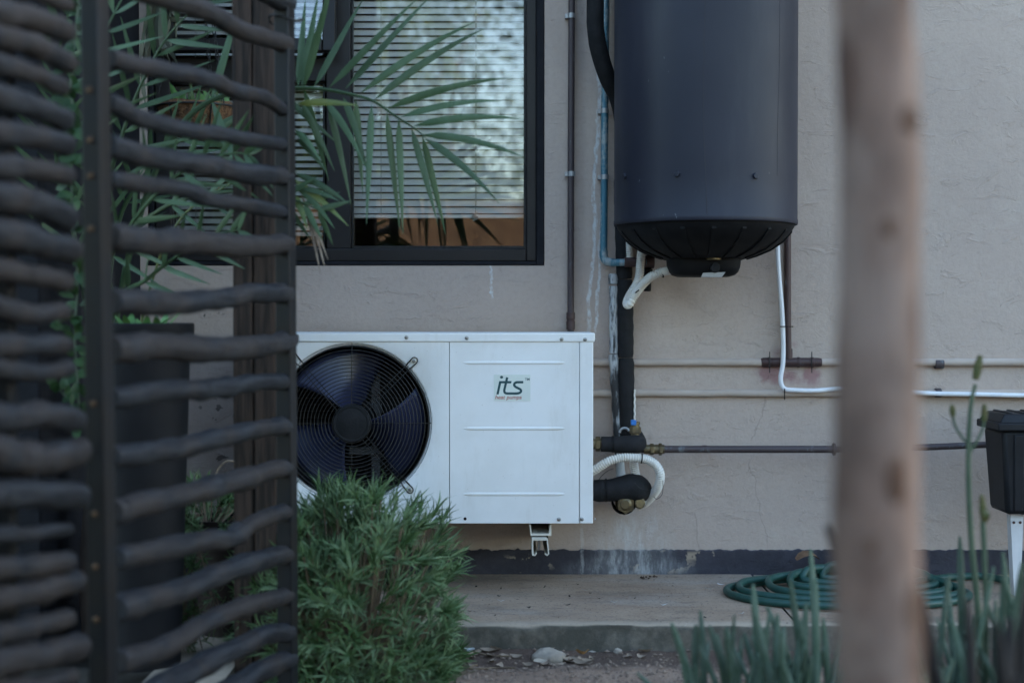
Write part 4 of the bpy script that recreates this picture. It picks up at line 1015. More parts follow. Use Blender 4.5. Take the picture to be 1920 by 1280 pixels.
for px, py in ((162, 172), (162, 265), (164, 332), (164, 430), (170, 755), (174, 960), (178, 1058), (181, 1156)):
    base = plane_hit(px + 8, py, GA, GB); nrm = Vector((-gdir.x * 0 - gdir.x, -gdir.y, 0))
    p = base - gdir * .0 ; c = plane_hit(177 + 17 * py / 1280, py, GA, GB) - gdir * .0175
    share('screw_head', me, gate, c - ORG[gate.name], (-gdir).to_track_quat('Z', 'Y').to_euler())
m = MB(); c = plane_hit(536, 38, GA, GB)
m.tube([c + Vector((.034 * math.cos(a), .034 * math.sin(a), .006 * math.sin(a * 2))) for a in [2 * math.pi * i / 24 for i in range(24)]], .0022, 6, closed=True); m.build('wire_tie', M['wire'], gate)

la, lb = P(130, 640, 2.2), P(0, 640, 1.98); LA, LB = (la.x, la.y), (lb.x, lb.y)
fence = thing('twig_fence', (LB[0], LB[1], 0), 'stacked dark branch fence panel at the left edge, nearer than the gate', 'fence')
LT = [([(0, -30), (65, -12), (130, 10)], 20), ([(0, 22), (65, 36), (130, 62)], 29), ([(0, 68), (65, 86), (131, 122)], 27), ([(0, 121), (60, 140), (120, 166)], 22),
      ([(0, 180), (70, 205), (125, 228)], 27), ([(0, 250), (70, 258), (127, 275)], 27), ([(0, 312), (60, 316), (127, 330)], 25), ([(0, 368), (70, 385), (131, 412)], 33),
      ([(0, 438), (70, 452), (138, 475)], 33), ([(0, 505), (70, 518), (125, 530)], 25), ([(0, 575), (50, 590), (80, 587), (122, 584)], 23), ([(0, 645), (70, 646), (125, 645)], 24),
      ([(0, 690), (60, 698), (130, 688)], 21), ([(0, 780), (80, 781), (146, 790)], 31), ([(0, 850), (80, 862), (152, 845)], 38), ([(0, 925), (80, 926), (152, 929)], 34),
      ([(0, 1003), (70, 1000), (130, 990)], 18), ([(0, 1066), (60, 1062), (132, 1050)], 26), ([(0, 1122), (80, 1106), (149, 1086)], 28), ([(0, 1186), (70, 1172), (130, 1156)], 24),
      ([(0, 1242), (80, 1226), (152, 1212)], 34), ([(0, 1292), (70, 1284), (134, 1270)], 24), ([(0, 1350), (134, 1325)], 26)]
for k, (p_, r_) in enumerate(LT):
    (xa, ya), (xb, yb_) = p_[0], p_[1]; s_ = (yb_ - ya) / (xb - xa)
    s2 = (ya - 590) * .0011 if False else s_
    p_ = [(-240, ya - s2 * 240 * .9), (-120, ya - s2 * 120)] + p_
    twig(p_, r_ * 1.12, LA, LB, fence, 50 + k)
ldir = Vector((LB[0] - LA[0], LB[1] - LA[1], 0)).normalized()
lo = Vector((LB[0], LB[1], 0)) + ldir * .33; bk = Vector((-.045, .0, 0)); lo2 = Vector((LA[0], LA[1], 0)) + ldir * .12 + bk
for o_, nm in ((lo, 'stile'), (lo2, 'rail')):
    m = MB(); m.box(o_.x - .016, o_.y - .016, 0, o_.x + .016, o_.y + .016, 1.95); m.build(nm, M['steel'], fence, bevel=.003)

# timber post behind the gate
pc = P(476, 640, 3.08); hw = .0455
t = thing('timber_post', (pc.x, pc.y + hw, 0), 'rough dark brown timber post behind the gate', 'post')
m = MB(); m.box(pc.x - hw, pc.y, -.05, pc.x - .004, pc.y + 2 * hw, 2.5); m.build('beam', M['post'], t, bevel=.004)
m = MB(); m.box(pc.x - .0025, pc.y + .003, -.05, pc.x + hw, pc.y + 2 * hw, 2.5); m.build('beam', M['post'], t, bevel=.004)

# ------------------------------------------------------------------ plants
def rv(r_=rnd): 
    while True:
        v = Vector((r_.uniform(-1, 1), r_.uniform(-1, 1), r_.uniform(-1, 1)))
        if .05 < v.length < 1: return v.normalized()
def arc_pts(b, t, sag, n=5):
    b, t = Vector(b), Vector(t); return [b + (t - b) * (i / n) + sag * (4 * (i / n) * (1 - i / n)) for i in range(n + 1)]
# planter
yp0 = 3.0
pt = thing('tall_planter', P(234, 1300, yp0 + .12), 'tall tapered charcoal planter behind the gate', 'planter')
pt.location.z = SLABZ; ORG[pt.name].z = SLABZ
a, c = P(130, 606, yp0), P(338, 606, yp0); b0, b1 = P(150, 1300, yp0), P(299, 1300, yp0); xm = (a.x + c.x) / 2; ymid = yp0 + .12; ht = a.z
m = MB(); hw0, hw1 = (c.x - a.x) / 2, .085
m.lathe([(hw1, SLABZ), (hw0 - .008, ht - .034), (hw0 - .002, ht - .030), (hw0, ht - .026), (hw0, ht - .002), (hw0 - .003, ht), (hw0 - .013, ht), (hw0 - .015, ht - .03), (.001, ht - .032)], (xm, ymid, 0), n=56); m.build('pot', M['planter'], pt, ang=30)
t = thing('succulent_rosette', (xm + .03, ymid, ht - .03), 'bright green leafy succulent in the tall planter', 'plant')
for k in range(16):
    a_ = k * 2.4; el = R(rnd.uniform(20, 65)); L = rnd.uniform(.05, .09); d = Vector((math.cos(a_) * math.cos(el), math.sin(a_) * math.cos(el), math.sin(el)))
    o_ = Vector((xm + .02 + .03 * (k % 3 - 1), ymid - .03, ht - .03)); MB().leaf(arc_pts(o_, o_ + d * L, Vector((0, 0, .006))), .018, d.cross(Vector((0, 0, 1)))).build('leaf', M['rosette'], t)
# climbing vine from the planter's left edge
vb = P(146, 700, 2.9)
t = thing('climbing_vine', vb, 'green climbing vine in the gap between fence panel and gate post', 'vine')
stem = smooth_path([P(x, y, 2.86) for x, y in ((150, 800), (146, 720), (140, 620), (146, 520), (137, 420), (134, 330), (138, 240), (133, 150), (142, 60), (150, -40))], 6)
MB().tube(stem, .0022, 6).build('stem', M['stalk'], t)
def vine_leaf(o_, d, L, wd, mat, par): MB().leaf(arc_pts(o_, o_ + d * L, Vector((0, 0, .004))), wd, d.cross(Vector((0, -1, .4)).normalized()), .15, lambda u: math.sin(math.pi * min(1, u * .93 + .07)) ** .6).build('leaf', mat, par)
for k, p in enumerate(stem[::1]):
    for q in range(2):
        d = Vector((rnd.uniform(-1, 1), rnd.uniform(-.6, .3), rnd.uniform(-.7, .5))).normalized(); vine_leaf(Vector(p) + rv() * .008, d, rnd.uniform(.022, .045), rnd.uniform(.014, .024), M['vine'], t)
for (px, py) in ((105, 720), (112, 728), (122, 738), (130, 755), (140, 770), (120, 765), (108, 735), (100, 610), (118, 615), (128, 600), (135, 640)):
    d = Vector((rnd.uniform(-1, 1), -.4, rnd.uniform(-.3, .6))).normalized(); vine_leaf(P(px, py, 2.84), d, .026, .02, M['vine'], t)
MB().tube([P(148, 782, 2.86), P(135, 757, 2.85), P(112, 730, 2.84)], .0016, 5).build('shoot', M['stalk'], t)

# palm
pbase = Vector((P(190, 640, 3.45).x, 3.45, SLABZ))
palm = thing('palm', pbase, 'feathery green palm arching from behind the gate across the window', 'palm')
m = MB(); m.tube([pbase + Vector((0, 0, z)) for z in (0, .1, .25, .4)], [.05, .055, .05, .035], 14, nz=.2, nf=60); m.build('trunk', M['treebark'], palm)
def leaflet(par, b_, t_, wd, mat, sag=0.0, face=None):
    v = t_ - b_; n_ = face or Vector((rnd.uniform(-.35, .35), -1, rnd.uniform(-.2, .6))).normalized(); side = v.cross(n_)
    return MB().leaf(arc_pts(b_, t_, Vector((0, 0, sag)), 7), wd, side, .3, lambda u: (min(1, u / .16) * (1 - max(0, (u - .3) / .7) ** 1.6)) * .96 + .04).build('leaflet', mat, par)
yF = 3.22
ZC = lambda u, v, y=yF: P(540 + u / 2.462, v / 2.462, y)
rach = smooth_path([pbase + Vector((0, 0, .3)), P(215, 620, 3.42), P(270, 380, 3.38), P(340, 235, 3.33), P(430, 175, 3.27), P(556, 166, yF), P(609, 168, yF), P(666, 179, yF), P(702, 191, yF), P(743, 219, yF), P(776, 240, yF), P(798, 258, yF)], 6)
fr = MB().tube(rach, [.009 - .0078 * i / (len(rach) - 1) for i in range(len(rach))], 7).build('frond', M['palm'], palm)
UP = [((45, 405), (80, -10)), ((62, 402), (140, -30)), ((120, 402), (350, -10)), ((190, 404), (600, -10)), ((265, 410), (660, -20)), ((335, 430), (870, 98)), ((398, 462), (915, 128)), ((460, 502), (1015, 360)), ((522, 540), (985, 466)), ((580, 582), (1085, 550)), ((620, 622), (1095, 728)), ((632, 640), (975, 938))]
DN = [((60, 470), (215, 790)), ((172, 470), (362, 780)), ((187, 488), (292, 950)), ((255, 450), (368, 800)), ((312, 460), (346, 900)), ((386, 482), (362, 1035)), ((456, 517), (517, 1065)), ((511, 547), (530, 1080)), ((570, 592), (692, 1035)), ((621, 630), (727, 1082))]
for i, (b_, t_) in enumerate(UP): leaflet(fr, ZC(*b_), ZC(*t_, yF + rnd.uniform(-.08, .1)), .0178, M['palm'], sag=.012 if i > 4 else .004)
for i, (b_, t_) in enumerate(DN): leaflet(fr, ZC(*b_), ZC(*t_, yF + rnd.uniform(-.1, .05)), .0165, M['palm'], sag=.014 if i in (1, 2, 3) else .004, face=Vector((rnd.uniform(.0, .5), -1, .1)).normalized())
for i in range(4):      # leaflets on the part of the frond seen through the gate
    u = .45 + .06 * i; p = Vector(rach[min(int(u * 66 * .75), len(rach) - 1)])
    leaflet(fr, p, p + Vector((rnd.uniform(-.05, .12), rnd.uniform(-.1, .1), rnd.uniform(.15, .28))), .018, M['palm']); leaflet(fr, p, p + Vector((rnd.uniform(.05, .15), rnd.uniform(-.15, .05), -rnd.uniform(.12, .25))), .017, M['palm'])
def frond(pts, n, L, mat, wd=.0135, up=.5, droop=.1, seed=0, start=.3, nm='frond'):
    r_ = random.Random(seed); q = smooth_path([pbase + Vector((r_.uniform(-.03, .03), r_.uniform(-.03, .03), .3))] + [P(*p) for p in pts], 8)
    f_ = MB().tube(q, [.008 - .0066 * i / (len(q) - 1) for i in range(len(q))], 6).build(nm, mat, palm)
    for i in range(n):
        u = start + (1 - start) * i / (n - 1); k = min(int(u * (len(q) - 1)), len(q) - 2); p = Vector(q[k]); T = (Vector(q[k + 1]) - p).normalized()
        sdv = T.cross(Vector((0, -1, 0))); sdv = sdv.normalized() if sdv.length > .1 else Vector((1, 0, 0))
        for s_ in (-1, 1):
            d = (T * r_.uniform(.6, 1.0) + sdv * s_ * r_.uniform(.45, .8) + Vector((0, r_.uniform(-.5, .3), -droop))).normalized()
            l_ = L * (.55 + .45 * math.sin(math.pi * min(1, .15 + u * .8))) * r_.uniform(.85, 1.1); leaflet(f_, p, p + d * l_ + Vector((0, 0, -droop * l_ * .3)), wd * r_.uniform(.85, 1.1), mat)
    return f_
frond([(200, 520, 3.4), (290, 400, 3.3), (420, 360, 3.2), (540, 372, 3.14), (600, 395, 3.12)], 6, .13, M['palm'], seed=2, start=.45)
frond([(190, 450, 3.4), (230, 250, 3.3), (300, 90, 3.25), (380, 0, 3.2)], 11, .2, M['palm'], seed=3)
frond([(165, 420, 3.35), (160, 230, 3.2), (190, 80, 3.1), (250, -40, 3.1)], 11, .2, M['palm'], seed=4)
frond([(190, 560, 3.4), (240, 430, 3.2), (330, 330, 3.1), (420, 290, 3.05), (470, 290, 3.0)], 11, .18, M['palm'], seed=5)
frond([(150, 500, 3.4), (110, 330, 3.3), (100, 160, 3.2), (130, 20, 3.1)], 9, .18, M['palm'], seed=6)
frond([(210, 600, 3.35), (280, 520, 3.2), (380, 450, 3.1), (450, 430, 3.05)], 9, .15, M['palm'], seed=7)
frond([(210, 480, 3.5), (270, 330, 3.5), (360, 250, 3.5), (430, 245, 3.5)], 10, .16, M['palm'], seed=8)
yl = MB().tube(smooth_path([pbase + Vector((0, 0, .3)), P(300, 480, 3.3), P(430, 345, 3.2), P(520, 330, 3.16), P(556, 340, 3.15)], 6), .003, 6).build('frond', M['palmy'], palm)
for b_, t_, mt in (((30, 830), (280, 1045), 'palmy'), ((35, 850), (215, 1055), 'palm'), ((35, 800), (285, 945), 'palm'), ((40, 640), (180, 800), 'palm'), ((35, 860), (240, 930), 'palm'), ((30, 900), (90, 1060), 'palmy'), ((60, 900), (185, 1200), 'dry'), ((80, 950), (150, 1265), 'dry'), ((90, 960), (172, 1240), 'dry'), ((35, 600), (150, 740), 'palm'), ((40, 480), (330, 490), 'palmy')):
    leaflet(yl, ZC(*b_, 3.15), ZC(*t_, 3.1), .016 if mt != 'dry' else .008, M[mt], .006)

# bushes of narrow leaves
def tuft_mesh(mb, o_, axis_, n, L, wd, r_, curl=.026):
    axis_ = axis_.normalized(); a0 = axis_.orthogonal().normalized(); b0 = axis_.cross(a0)
    for k in range(n):
        a_ = k * 2.4 + r_.uniform(-.3, .3); sp_ = r_.uniform(.25, .9) * (1 - .3 * k / n); d = (axis_ + (a0 * math.cos(a_) + b0 * math.sin(a_)) * sp_).normalized()
        l_ = L * r_.uniform(.65, 1.1); bo = o_ + axis_ * (k / n * L * .55); t_ = bo + d * l_
        out_ = (a0 * math.cos(a_) + b0 * math.sin(a_)) * curl * r_.uniform(-.3, 1)
        mb.leaf([bo, bo + d * l_ * .35 + out_ * -.2, bo + d * l_ * .7, t_ + out_], wd * r_.uniform(.8, 1.2), d.cross(axis_ if abs(d.dot(axis_)) < .98 else a0), .35, lambda u: (.55 + .9 * u) if u < .5 else (1.0 - (u - .5) * 1.9))
def bush(center, rx, ry, rz, n, L, label, seed, name='lavender_bush', thin=None, wl=.0062):
    r_ = random.Random(seed); t = thing(name, center, label, 'bush'); fol, stems = MB(), MB(); c0 = Vector(center)
    for k in range(n):
        while True:
            v = Vector((r_.uniform(-1, 1), r_.uniform(-1, 1), r_.uniform(-.05, 1)))
            if .35 < v.length < 1: break
        v = v * (.72 + .28 * r_.random()) / max(v.length, .6) if r_.random() < .75 else v
        pz_ = (abs(v.x) ** 3.2 + abs(v.y) ** 3.2 + abs(v.z) ** 3.2) ** (1 / 3.2); v = v * (v.length / pz_)
        lump = 1 + .16 * noise.noise(v * 2.3 + Vector((seed, 0, 0)))
        o_ = c0 + Vector((v.x * rx, v.y * ry, v.z * rz)) * lump
        o_.z = max(o_.z, c0.z + .01)
        if thin and thin(o_, r_): continue
        ax = Vector((v.x * 1.0, v.y * 1.0, v.z * .7 + .22)).normalized(); ax = (ax + rv(r_) * .55).normalized()
        tuft_mesh(fol, o_, ax, r_.randint(9, 14), L, wl, r_)
        if r_.random() < .55:
            s0 = c0 + Vector((v.x * rx * .2, v.y * ry * .2, 0)); stems.tube(smooth_path([s0, c0 + Vector((v.x * rx * .75, v.y * ry * .75, v.z * rz * .5)), o_ + ax * L * .4], 4), .0016, 5)
    f_ = fol.build('foliage', M['lav'], t, ang=180); f_['kind'] = 'stuff'
    s_ = stems.build('stems', M['lavstem'], t); s_['kind'] = 'stuff'
    return t
bc = P(658, 1240, 3.27)
def thin_lav(o_, r_):
    p = (o_.x - P(750, 0, 3.2).x, o_.z - .17); return (abs(p[0]) < .085 and abs(p[1]) < .11 and o_.y < 3.35 and r_.random() < .62)
bush((bc.x, 3.27, GZ), .225, .235, .385, 1050, .055, 'grey green lavender bush in front of the heat pump fan', 5, thin=thin_lav, wl=.0054)
# loose dry sprigs of that bush are part of its stems; small bush in the brown pot behind the gate
pcx = P(425, 980, 3.42); pr = P(497, 0, 3.42).x - pcx.x
t = thing('brown_pot', (pcx.x, 3.42, SLABZ), 'dark brown round pot behind the timber post', 'plant pot')
hz = P(425, 968, 3.42).z - SLABZ
m = MB(); m.lathe([(pr * .62, 0), (pr * .9, hz - .03), (pr * .93, hz - .028), (pr * 1.0, hz - .026), (pr * 1.02, hz), (pr * .92, hz), (pr * .9, hz - .03), (.001, hz - .032)], (pcx.x, 3.42, SLABZ), n=40); m.build('vessel', M['clay'], t)
bush((P(385, 0, 3.4).x, 3.40, SLABZ + hz - .03), .13, .1, .085, 70, .042, 'sparse grassy herb growing in the dark brown pot', 9, name='potted_herb')
t = thing('trailing_herb', P(330, 1130, 3.25), 'straggly trailing herb hanging beside the tall planter', 'plant'); r_ = random.Random(21); fol, stems = MB(), MB()
for k in range(16):
    a = P(r_.uniform(330, 385), r_.uniform(940, 1010), 3.3); e = P(r_.uniform(310, 420), r_.uniform(1080, 1240), 3.22); q = smooth_path([a, (a + e) / 2 + Vector((r_.uniform(-.02, .02), -.02, .01)), e], 6); stems.tube(q, .0013, 5)
    for p in q[::2]: tuft_mesh(fol, Vector(p), Vector((r_.uniform(-1, 1), -.3, r_.uniform(-.6, .6))), 5, .032, .005, r_)
f_ = fol.build('foliage', M['lav'], t, ang=180); f_['kind'] = 'stuff'; f_ = stems.build('stems', M['lavstem'], t); f_['kind'] = 'stuff'
m = MB()
for pts_ in (((402, 905), (408, 880), (425, 864), (440, 866)), ((360, 1000), (352, 985), (360, 965), (378, 962)), ((415, 960), (410, 940), (404, 920))): m.tube(pxpath([(*p, 3.35) for p in pts_]), .0022, 5)
m.build('straw', M['dry'], t)

# hanging basket with chains
hy = 3.88; hc = P(372, 205, hy); hr = 76 / F * hy
t = thing('hanging_basket', hc, 'coir lined hanging basket on black chains before the left window', 'hanging basket')
m = MB(); m.lathe([(.004, -.085), (hr * .55, -.075), (hr * .85, -.045), (hr, 0), (hr * .96, .012), (hr * .9, .0), (.001, -.004)], hc, n=36); m.v = [tuple(Vector(v) + rv() * .0025) for v in m.v]; m.build('liner', M['coir'], t)
m = MB(); m.tube([hc + Vector((hr * 1.02 * math.cos(a), hr * 1.02 * math.sin(a), .002)) for a in [2 * math.pi * i / 40 for i in range(40)]], .0028, 6, closed=True)
for k in range(6): a = k * math.pi / 3; m.tube([hc + Vector((hr * 1.02 * math.cos(a) * f, hr * 1.02 * math.sin(a) * f, z)) for f, z in ((1, 0), (.87, -.047), (.57, -.078), (.1, -.089))], .002, 5)
m.build('wire_frame', M['wire'], t)
hook = P(352, -330, hy)
def chain(a, b_):
    m = MB(); L = (b_ - a).length; n = int(L / .017); d = (b_ - a).normalized(); s1 = d.orthogonal().normalized(); s2 = d.cross(s1)
    for i in range(n):
        c = a + d * (L * (i + .5) / n); s_ = s1 if i % 2 else s2
        m.tube([c + d * (.0115 * math.sin(q)) + s_ * (.0052 * math.cos(q)) for q in [2 * math.pi * k / 10 for k in range(10)]], .0014, 5, closed=True)
    m.build('chain', M['wire'], t)
for a in (R(200), R(318), R(80)): chain(hc + Vector((hr * math.cos(a), hr * math.sin(a), .003)), hook)
m = MB(); m.tube([hook, hook + Vector((0, 0, .3)), hook + Vector((0, .1, .4)), hook + Vector((0, WY - hy, .4))], .004, 6); m.build('hook', M['wire'], t)
t = thing('basket_succulent', hc + Vector((0, 0, 0)), 'small green succulent leaves growing in the hanging basket', 'plant')
for k in range(42):
    a = k * 2.4; rr_ = hr * .85 * math.sqrt(rnd.random()); o_ = hc + Vector((math.cos(a) * rr_, math.sin(a) * rr_, -.002)); d = Vector((rnd.uniform(-.6, .6), rnd.uniform(-.5, .3), 1)).normalized(); L = rnd.uniform(.03, .075); thin_ = rnd.random() < .6
    MB().leaf(arc_pts(o_, o_ + d * L, Vector((0, 0, .002))), .006 if thin_ else .018, d.cross(Vector((rnd.uniform(-.4, .4), -1, 0)))).build('leaf', M['rosette'] if not thin_ else M['lav'], t)
# trailing cactus stems in a pot hung higher up
cy = 3.8; cc = P(300, -150, cy)
t = thing('hanging_pot', cc, 'dark hanging pot above the view holding the trailing cactus', 'plant pot')
m = MB(); m.lathe([(.06, -.12), (.085, 0), (.09, .01), (.08, .01), (.001, 0)], cc, n=28); m.build('vessel', M['planter'], t)
m = MB(); m.tube([cc + Vector((0, 0, .005)), cc + Vector((0, 0, .45)), Vector((cc.x, 3.99, cc.z + .45))], .003, 6); m.build('hanger', M['wire'], t)
t = thing('trailing_cactus', cc, 'grey green trailing cactus stems hanging at the upper left', 'cactus')
CS = [((270, 60), (262, 120)), ((285, 40), (272, 110)), ((292, 30), (285, 80)), ((300, 70), (318, 115)), ((305, 60), (334, 122)), ((318, 20), (312, 70)), ((328, 10), (330, 72)), ((278, 90), (272, 150)), ((300, 85), (322, 82)), ((312, 30), (345, 36)), ((268, 130), (272, 195)), ((296, 0), (304, 60)), ((322, -10), (326, 30))]
for k, (mid, tip) in enumerate(CS):
    y_ = cy - .09 + .02 * (k % 4); o_ = cc + Vector(((k % 5 - 2) * .03, -.07, .005)); q = smooth_path([o_, o_ + Vector((0, -.02, .012)), P((mid[0] + 300) / 2, mid[1] / 2 - 60, y_ - .02), P(*mid, y_), P(*tip, y_)], 7)
    rr_ = [(.011 + .003 * math.sin(i * 1.1)) * (1 if i < len(q) - 3 else .6 if i < len(q) - 1 else .2) for i in range(len(q))]
    st_ = MB().tube(q, rr_, 4, flat=.45).build('stem', M['cactus'], t, ang=20)

# right foreground: clumps of finger-leaved succulents
def finger_mesh(seed, L, w_, bend):
    r_ = random.Random(seed); n = 14; pts_ = []; rad = []
    for i in range(n + 1):
        u = i / n; pts_.append(Vector((bend * u * u, .15 * bend * u, L * u * (1 - .1 * abs(bend) / L * u)))); rad.append(w_ * (.72 + .5 * math.sin(math.pi * min(1, u * .75 + .1))) * (1 if u < .86 else max(.45, 1 - ((u - .86) / .14) ** 2 * .6)))
    return MB().tube(pts_, rad, 9, flat=.62, nz=.08, nf=60)
fm = [finger_mesh(k, L, .0063, b_).mesh('leaf', M['finger'], ang=60) for k, (L, b_) in enumerate(((.32, .03), (.36, -.04), (.28, .06), (.40, .015), (.25, -.07), (.34, .10), (.30, 0)))]
fd = [finger_mesh(k + 20, L, .0105, b_).mesh('leaf', M['fingerd'], ang=60) for k, (L, b_) in enumerate(((.40, .05), (.46, -.05), (.42, .0)))]
def clump(px, y, n, hmax, label, seed, spread=.05, mats=None, grp=None):
    x = (px - 960) / F * y; z0 = ground_h(x, y) if y < 3.4 else GZ
    t = thing('finger_succulent', (x, y, z0), label, 'succulent plant', grp); r_ = random.Random(seed)
    for k in range(n):
        me = r_.choice(mats or fm); a = r_.uniform(0, 6.28); rr_ = spread * math.sqrt(r_.random()); L = {m_.name: 1 for m_ in fm}
        o = share('leaf', me, t, (math.cos(a) * rr_, math.sin(a) * rr_, -.01), (r_.uniform(-.28, .28) , r_.uniform(-.22, .22), r_.uniform(0, 6.28)))
        s_ = hmax / .36 * r_.uniform(.62, 1.0); o.scale = (1, 1, s_)
    return t
GRP = 'finger leaved succulents along the near bed'
yA = 2.55
c1 = clump(1335, 2.6, 15, .29, 'finger leaved succulent at the left end of the near bed', 1, .05, grp=GRP)
clump(1425, 2.55, 26, .31, 'finger leaved succulent second from the left, in front of the slab edge', 2, .055, grp=GRP)
clump(1500, 2.5, 26, .33, 'finger leaved succulent just left of the blurred tree trunk', 3, .05, grp=GRP)
clump(1545, 2.62, 10, .36, 'tall finger leaved succulent half hidden by the blurred tree trunk', 4, .035, grp=GRP)
clump(1770, 2.5, 26, .36, 'finger leaved succulent just right of the blurred tree trunk', 5, .05, grp=GRP)
c6 = clump(1835, 2.6, 24, .36, 'finger leaved succulent with tall branching flower stalks', 6, .05, grp=GRP)
clump(1905, 2.45, 24, .40, 'finger leaved succulent at the right edge below the black box', 7, .05, grp=GRP)
clump(1985, 2.5, 12, .38, 'finger leaved succulent cut by the right picture edge', 8, .05, grp=GRP)
clump(1790, 1.75, 6, .50, 'withered brown succulent stems nearest the blurred trunk', 9, .03, fd, 'withered succulent stems')
clump(1880, 1.8, 7, .50, 'withered brown succulent stems at the lower right corner', 10, .035, fd, 'withered succulent stems')
clump(1710, 2.3, 10, .34, 'finger leaved succulent behind the blurred tree trunk', 11, .05, grp=GRP)
# a few leaves placed where the photo shows single ones
for (px, py, ydep, tilt, ro) in ((1305, 1170, 2.6, .02, 0), (1330, 1172, 2.55, -.35, .6), (1412, 1095, 2.6, -.08, .2), (1458, 1150, 2.55, .03, .3), (1512, 1128, 2.55, .05, 0), (1528, 1082, 2.5, -.02, .1), (1800, 1005, 2.62, -.03, 0), (1880, 1035, 2.5, -.12, .4)):
    p = P(px, py, ydep); par = c1 if px < 1600 else c6; bz = ORG[par.name].z
    o = share('leaf', fm[6], par, Vector((p.x - tilt * (p.z - bz) * -1 * 0 - math.sin(-tilt) * 0 + tilt * (p.z - bz) * 0, ydep, bz)) - ORG[par.name], (0, tilt, 0)); o.scale = (1, 1, (p.z - bz) / .30 / math.cos(tilt))
    o.location.x -= math.tan(tilt) * (p.z - bz)
# flower stalks
def bud_spike(mb, a, b_, r_):
    n = 12; q = [a + (b_ - a) * (i / n) for i in range(n + 1)]; mb.tube(q, [r_ * (.5 + .6 * math.sin(math.pi * min(1, .15 + i / n * .8))) * (1.12 if i % 2 else .88) for i in range(n + 1)], 9)
ys_ = 2.6
q = smooth_path([P(x, y, ys_) for x, y in ((1840, 1300), (1836, 1180), (1830, 1100), (1822, 1020), (1817, 930), (1816, 850), (1818, 790), (1822, 750), (1829, 720))], 6)
st = MB().tube(q, [.0066 - .003 * i / (len(q) - 1) for i in range(len(q))], 9).build('flower_stalk', M['stalk'], c6)
for a_, b_, w_ in (((1829, 712), (1838, 666), .0072), ((1787, 780), (1785, 758), .0052), ((1845, 790), (1846, 757), .0054)): m = MB(); bud_spike(m, P(*a_, ys_), P(*b_, ys_), w_); m.build('flower_bud', M['bud'], st)
m = MB(); m.tube(pxpath([(1811, 828, ys_), (1799, 812, ys_), (1790, 795, ys_), (1787, 778, ys_)]), .0026, 7); m.tube(pxpath([(1818, 850, ys_), (1830, 830, ys_), (1841, 808, ys_), (1845, 790, ys_)]), .0026, 7); m.build('side_shoot', M['stalk'], st)
q = smooth_path([P(x, y, ys_ - .1) for x, y in ((1850, 1320), (1849, 1200), (1848, 1100), (1845, 1020), (1843, 975))], 5)
st = MB().tube(q, .0050, 8).build('flower_stalk', M['stalk'], c6)
m = MB(); bud_spike(m, P(1845, 980, ys_ - .1), P(1841, 927, ys_ - .1), .0058); m.build('flower_bud', M['bud'], st)
m = MB(); m.leaf([P(1846, 955, ys_ - .105), P(1851, 965, ys_ - .115), P(1850, 980, ys_ - .11)], .012, Vector((1, 0, .2))); m.build('bract', M['bud'], st)

# sapling in the near foreground
def tree(name, base, h, r0, crown_c, crown_r, nleaf, lsize, label, seed, bark, leafm, lean=(0, 0), ltop=None, group=None):
    r_ = random.Random(seed); t = thing(name, base, label, 'tree', group); b_ = Vector(base)
    n = 56; q = [b_ + Vector((lean[0] * z + .006 * math.sin(z * 4) + .004 * math.sin(z * 11 + seed), lean[1] * z, z)) for z in [h * i / n - .03 for i in range(n + 1)]]
    rad = [r0 * (1 - .45 * i / n) * (1 + .07 * noise.noise(Vector((0, seed, i * 1.3)))) for i in range(n + 1)]
    MB().tube(q, rad, 24, nz=.10, nf=11).build('trunk', bark, t)
    cc_ = b_ + Vector(crown_c); m = MB(); br = MB(); cl = []
    for k in range(14):
        v = rv(r_); e = cc_ + Vector((v.x * crown_r[0], v.y * crown_r[1], v.z * crown_r[2])) * r_.uniform(.5, .95); s_ = q[r_.randint(n - 16, n)]
        br.tube(smooth_path([s_, (s_ + e) / 2 + rv(r_) * crown_r[0] * .15, e], 4), [r0 * .32 * (1 - .8 * i / 8) for i in range(9)], 6); cl += [(s_ + e) / 2, e, e]
    for k in range(nleaf):
        c = r_.choice(cl) + rv(r_) * (r_.random() ** .6) * crown_r[0] * .42; d = rv(r_); d.z -= .3; d.normalize()
        sdv = d.cross(rv(r_)); sdv = sdv.normalized() * lsize * .3; l_ = lsize * r_.uniform(.7, 1.3)
        m.poly([c, c + d * l_ * .5 + sdv, c + d * l_, c + d * l_ * .5 - sdv])
    br.build('limbs', bark, t); o = m.build('crown', leafm, t, smooth=False); o['kind'] = 'stuff'
    return t
TD = 1.2; tb = P(1646, 640, TD)
sap = tree('sapling', (tb.x - .004, TD, GZ - .006), 2.6, .0405, (0, 0, 2.9), (.6, .6, .5), 900, .08, 'slender blurred tree trunk close to the camera on the right', 4, M['bark'], M['treeleaf'], lean=(.005, 0))
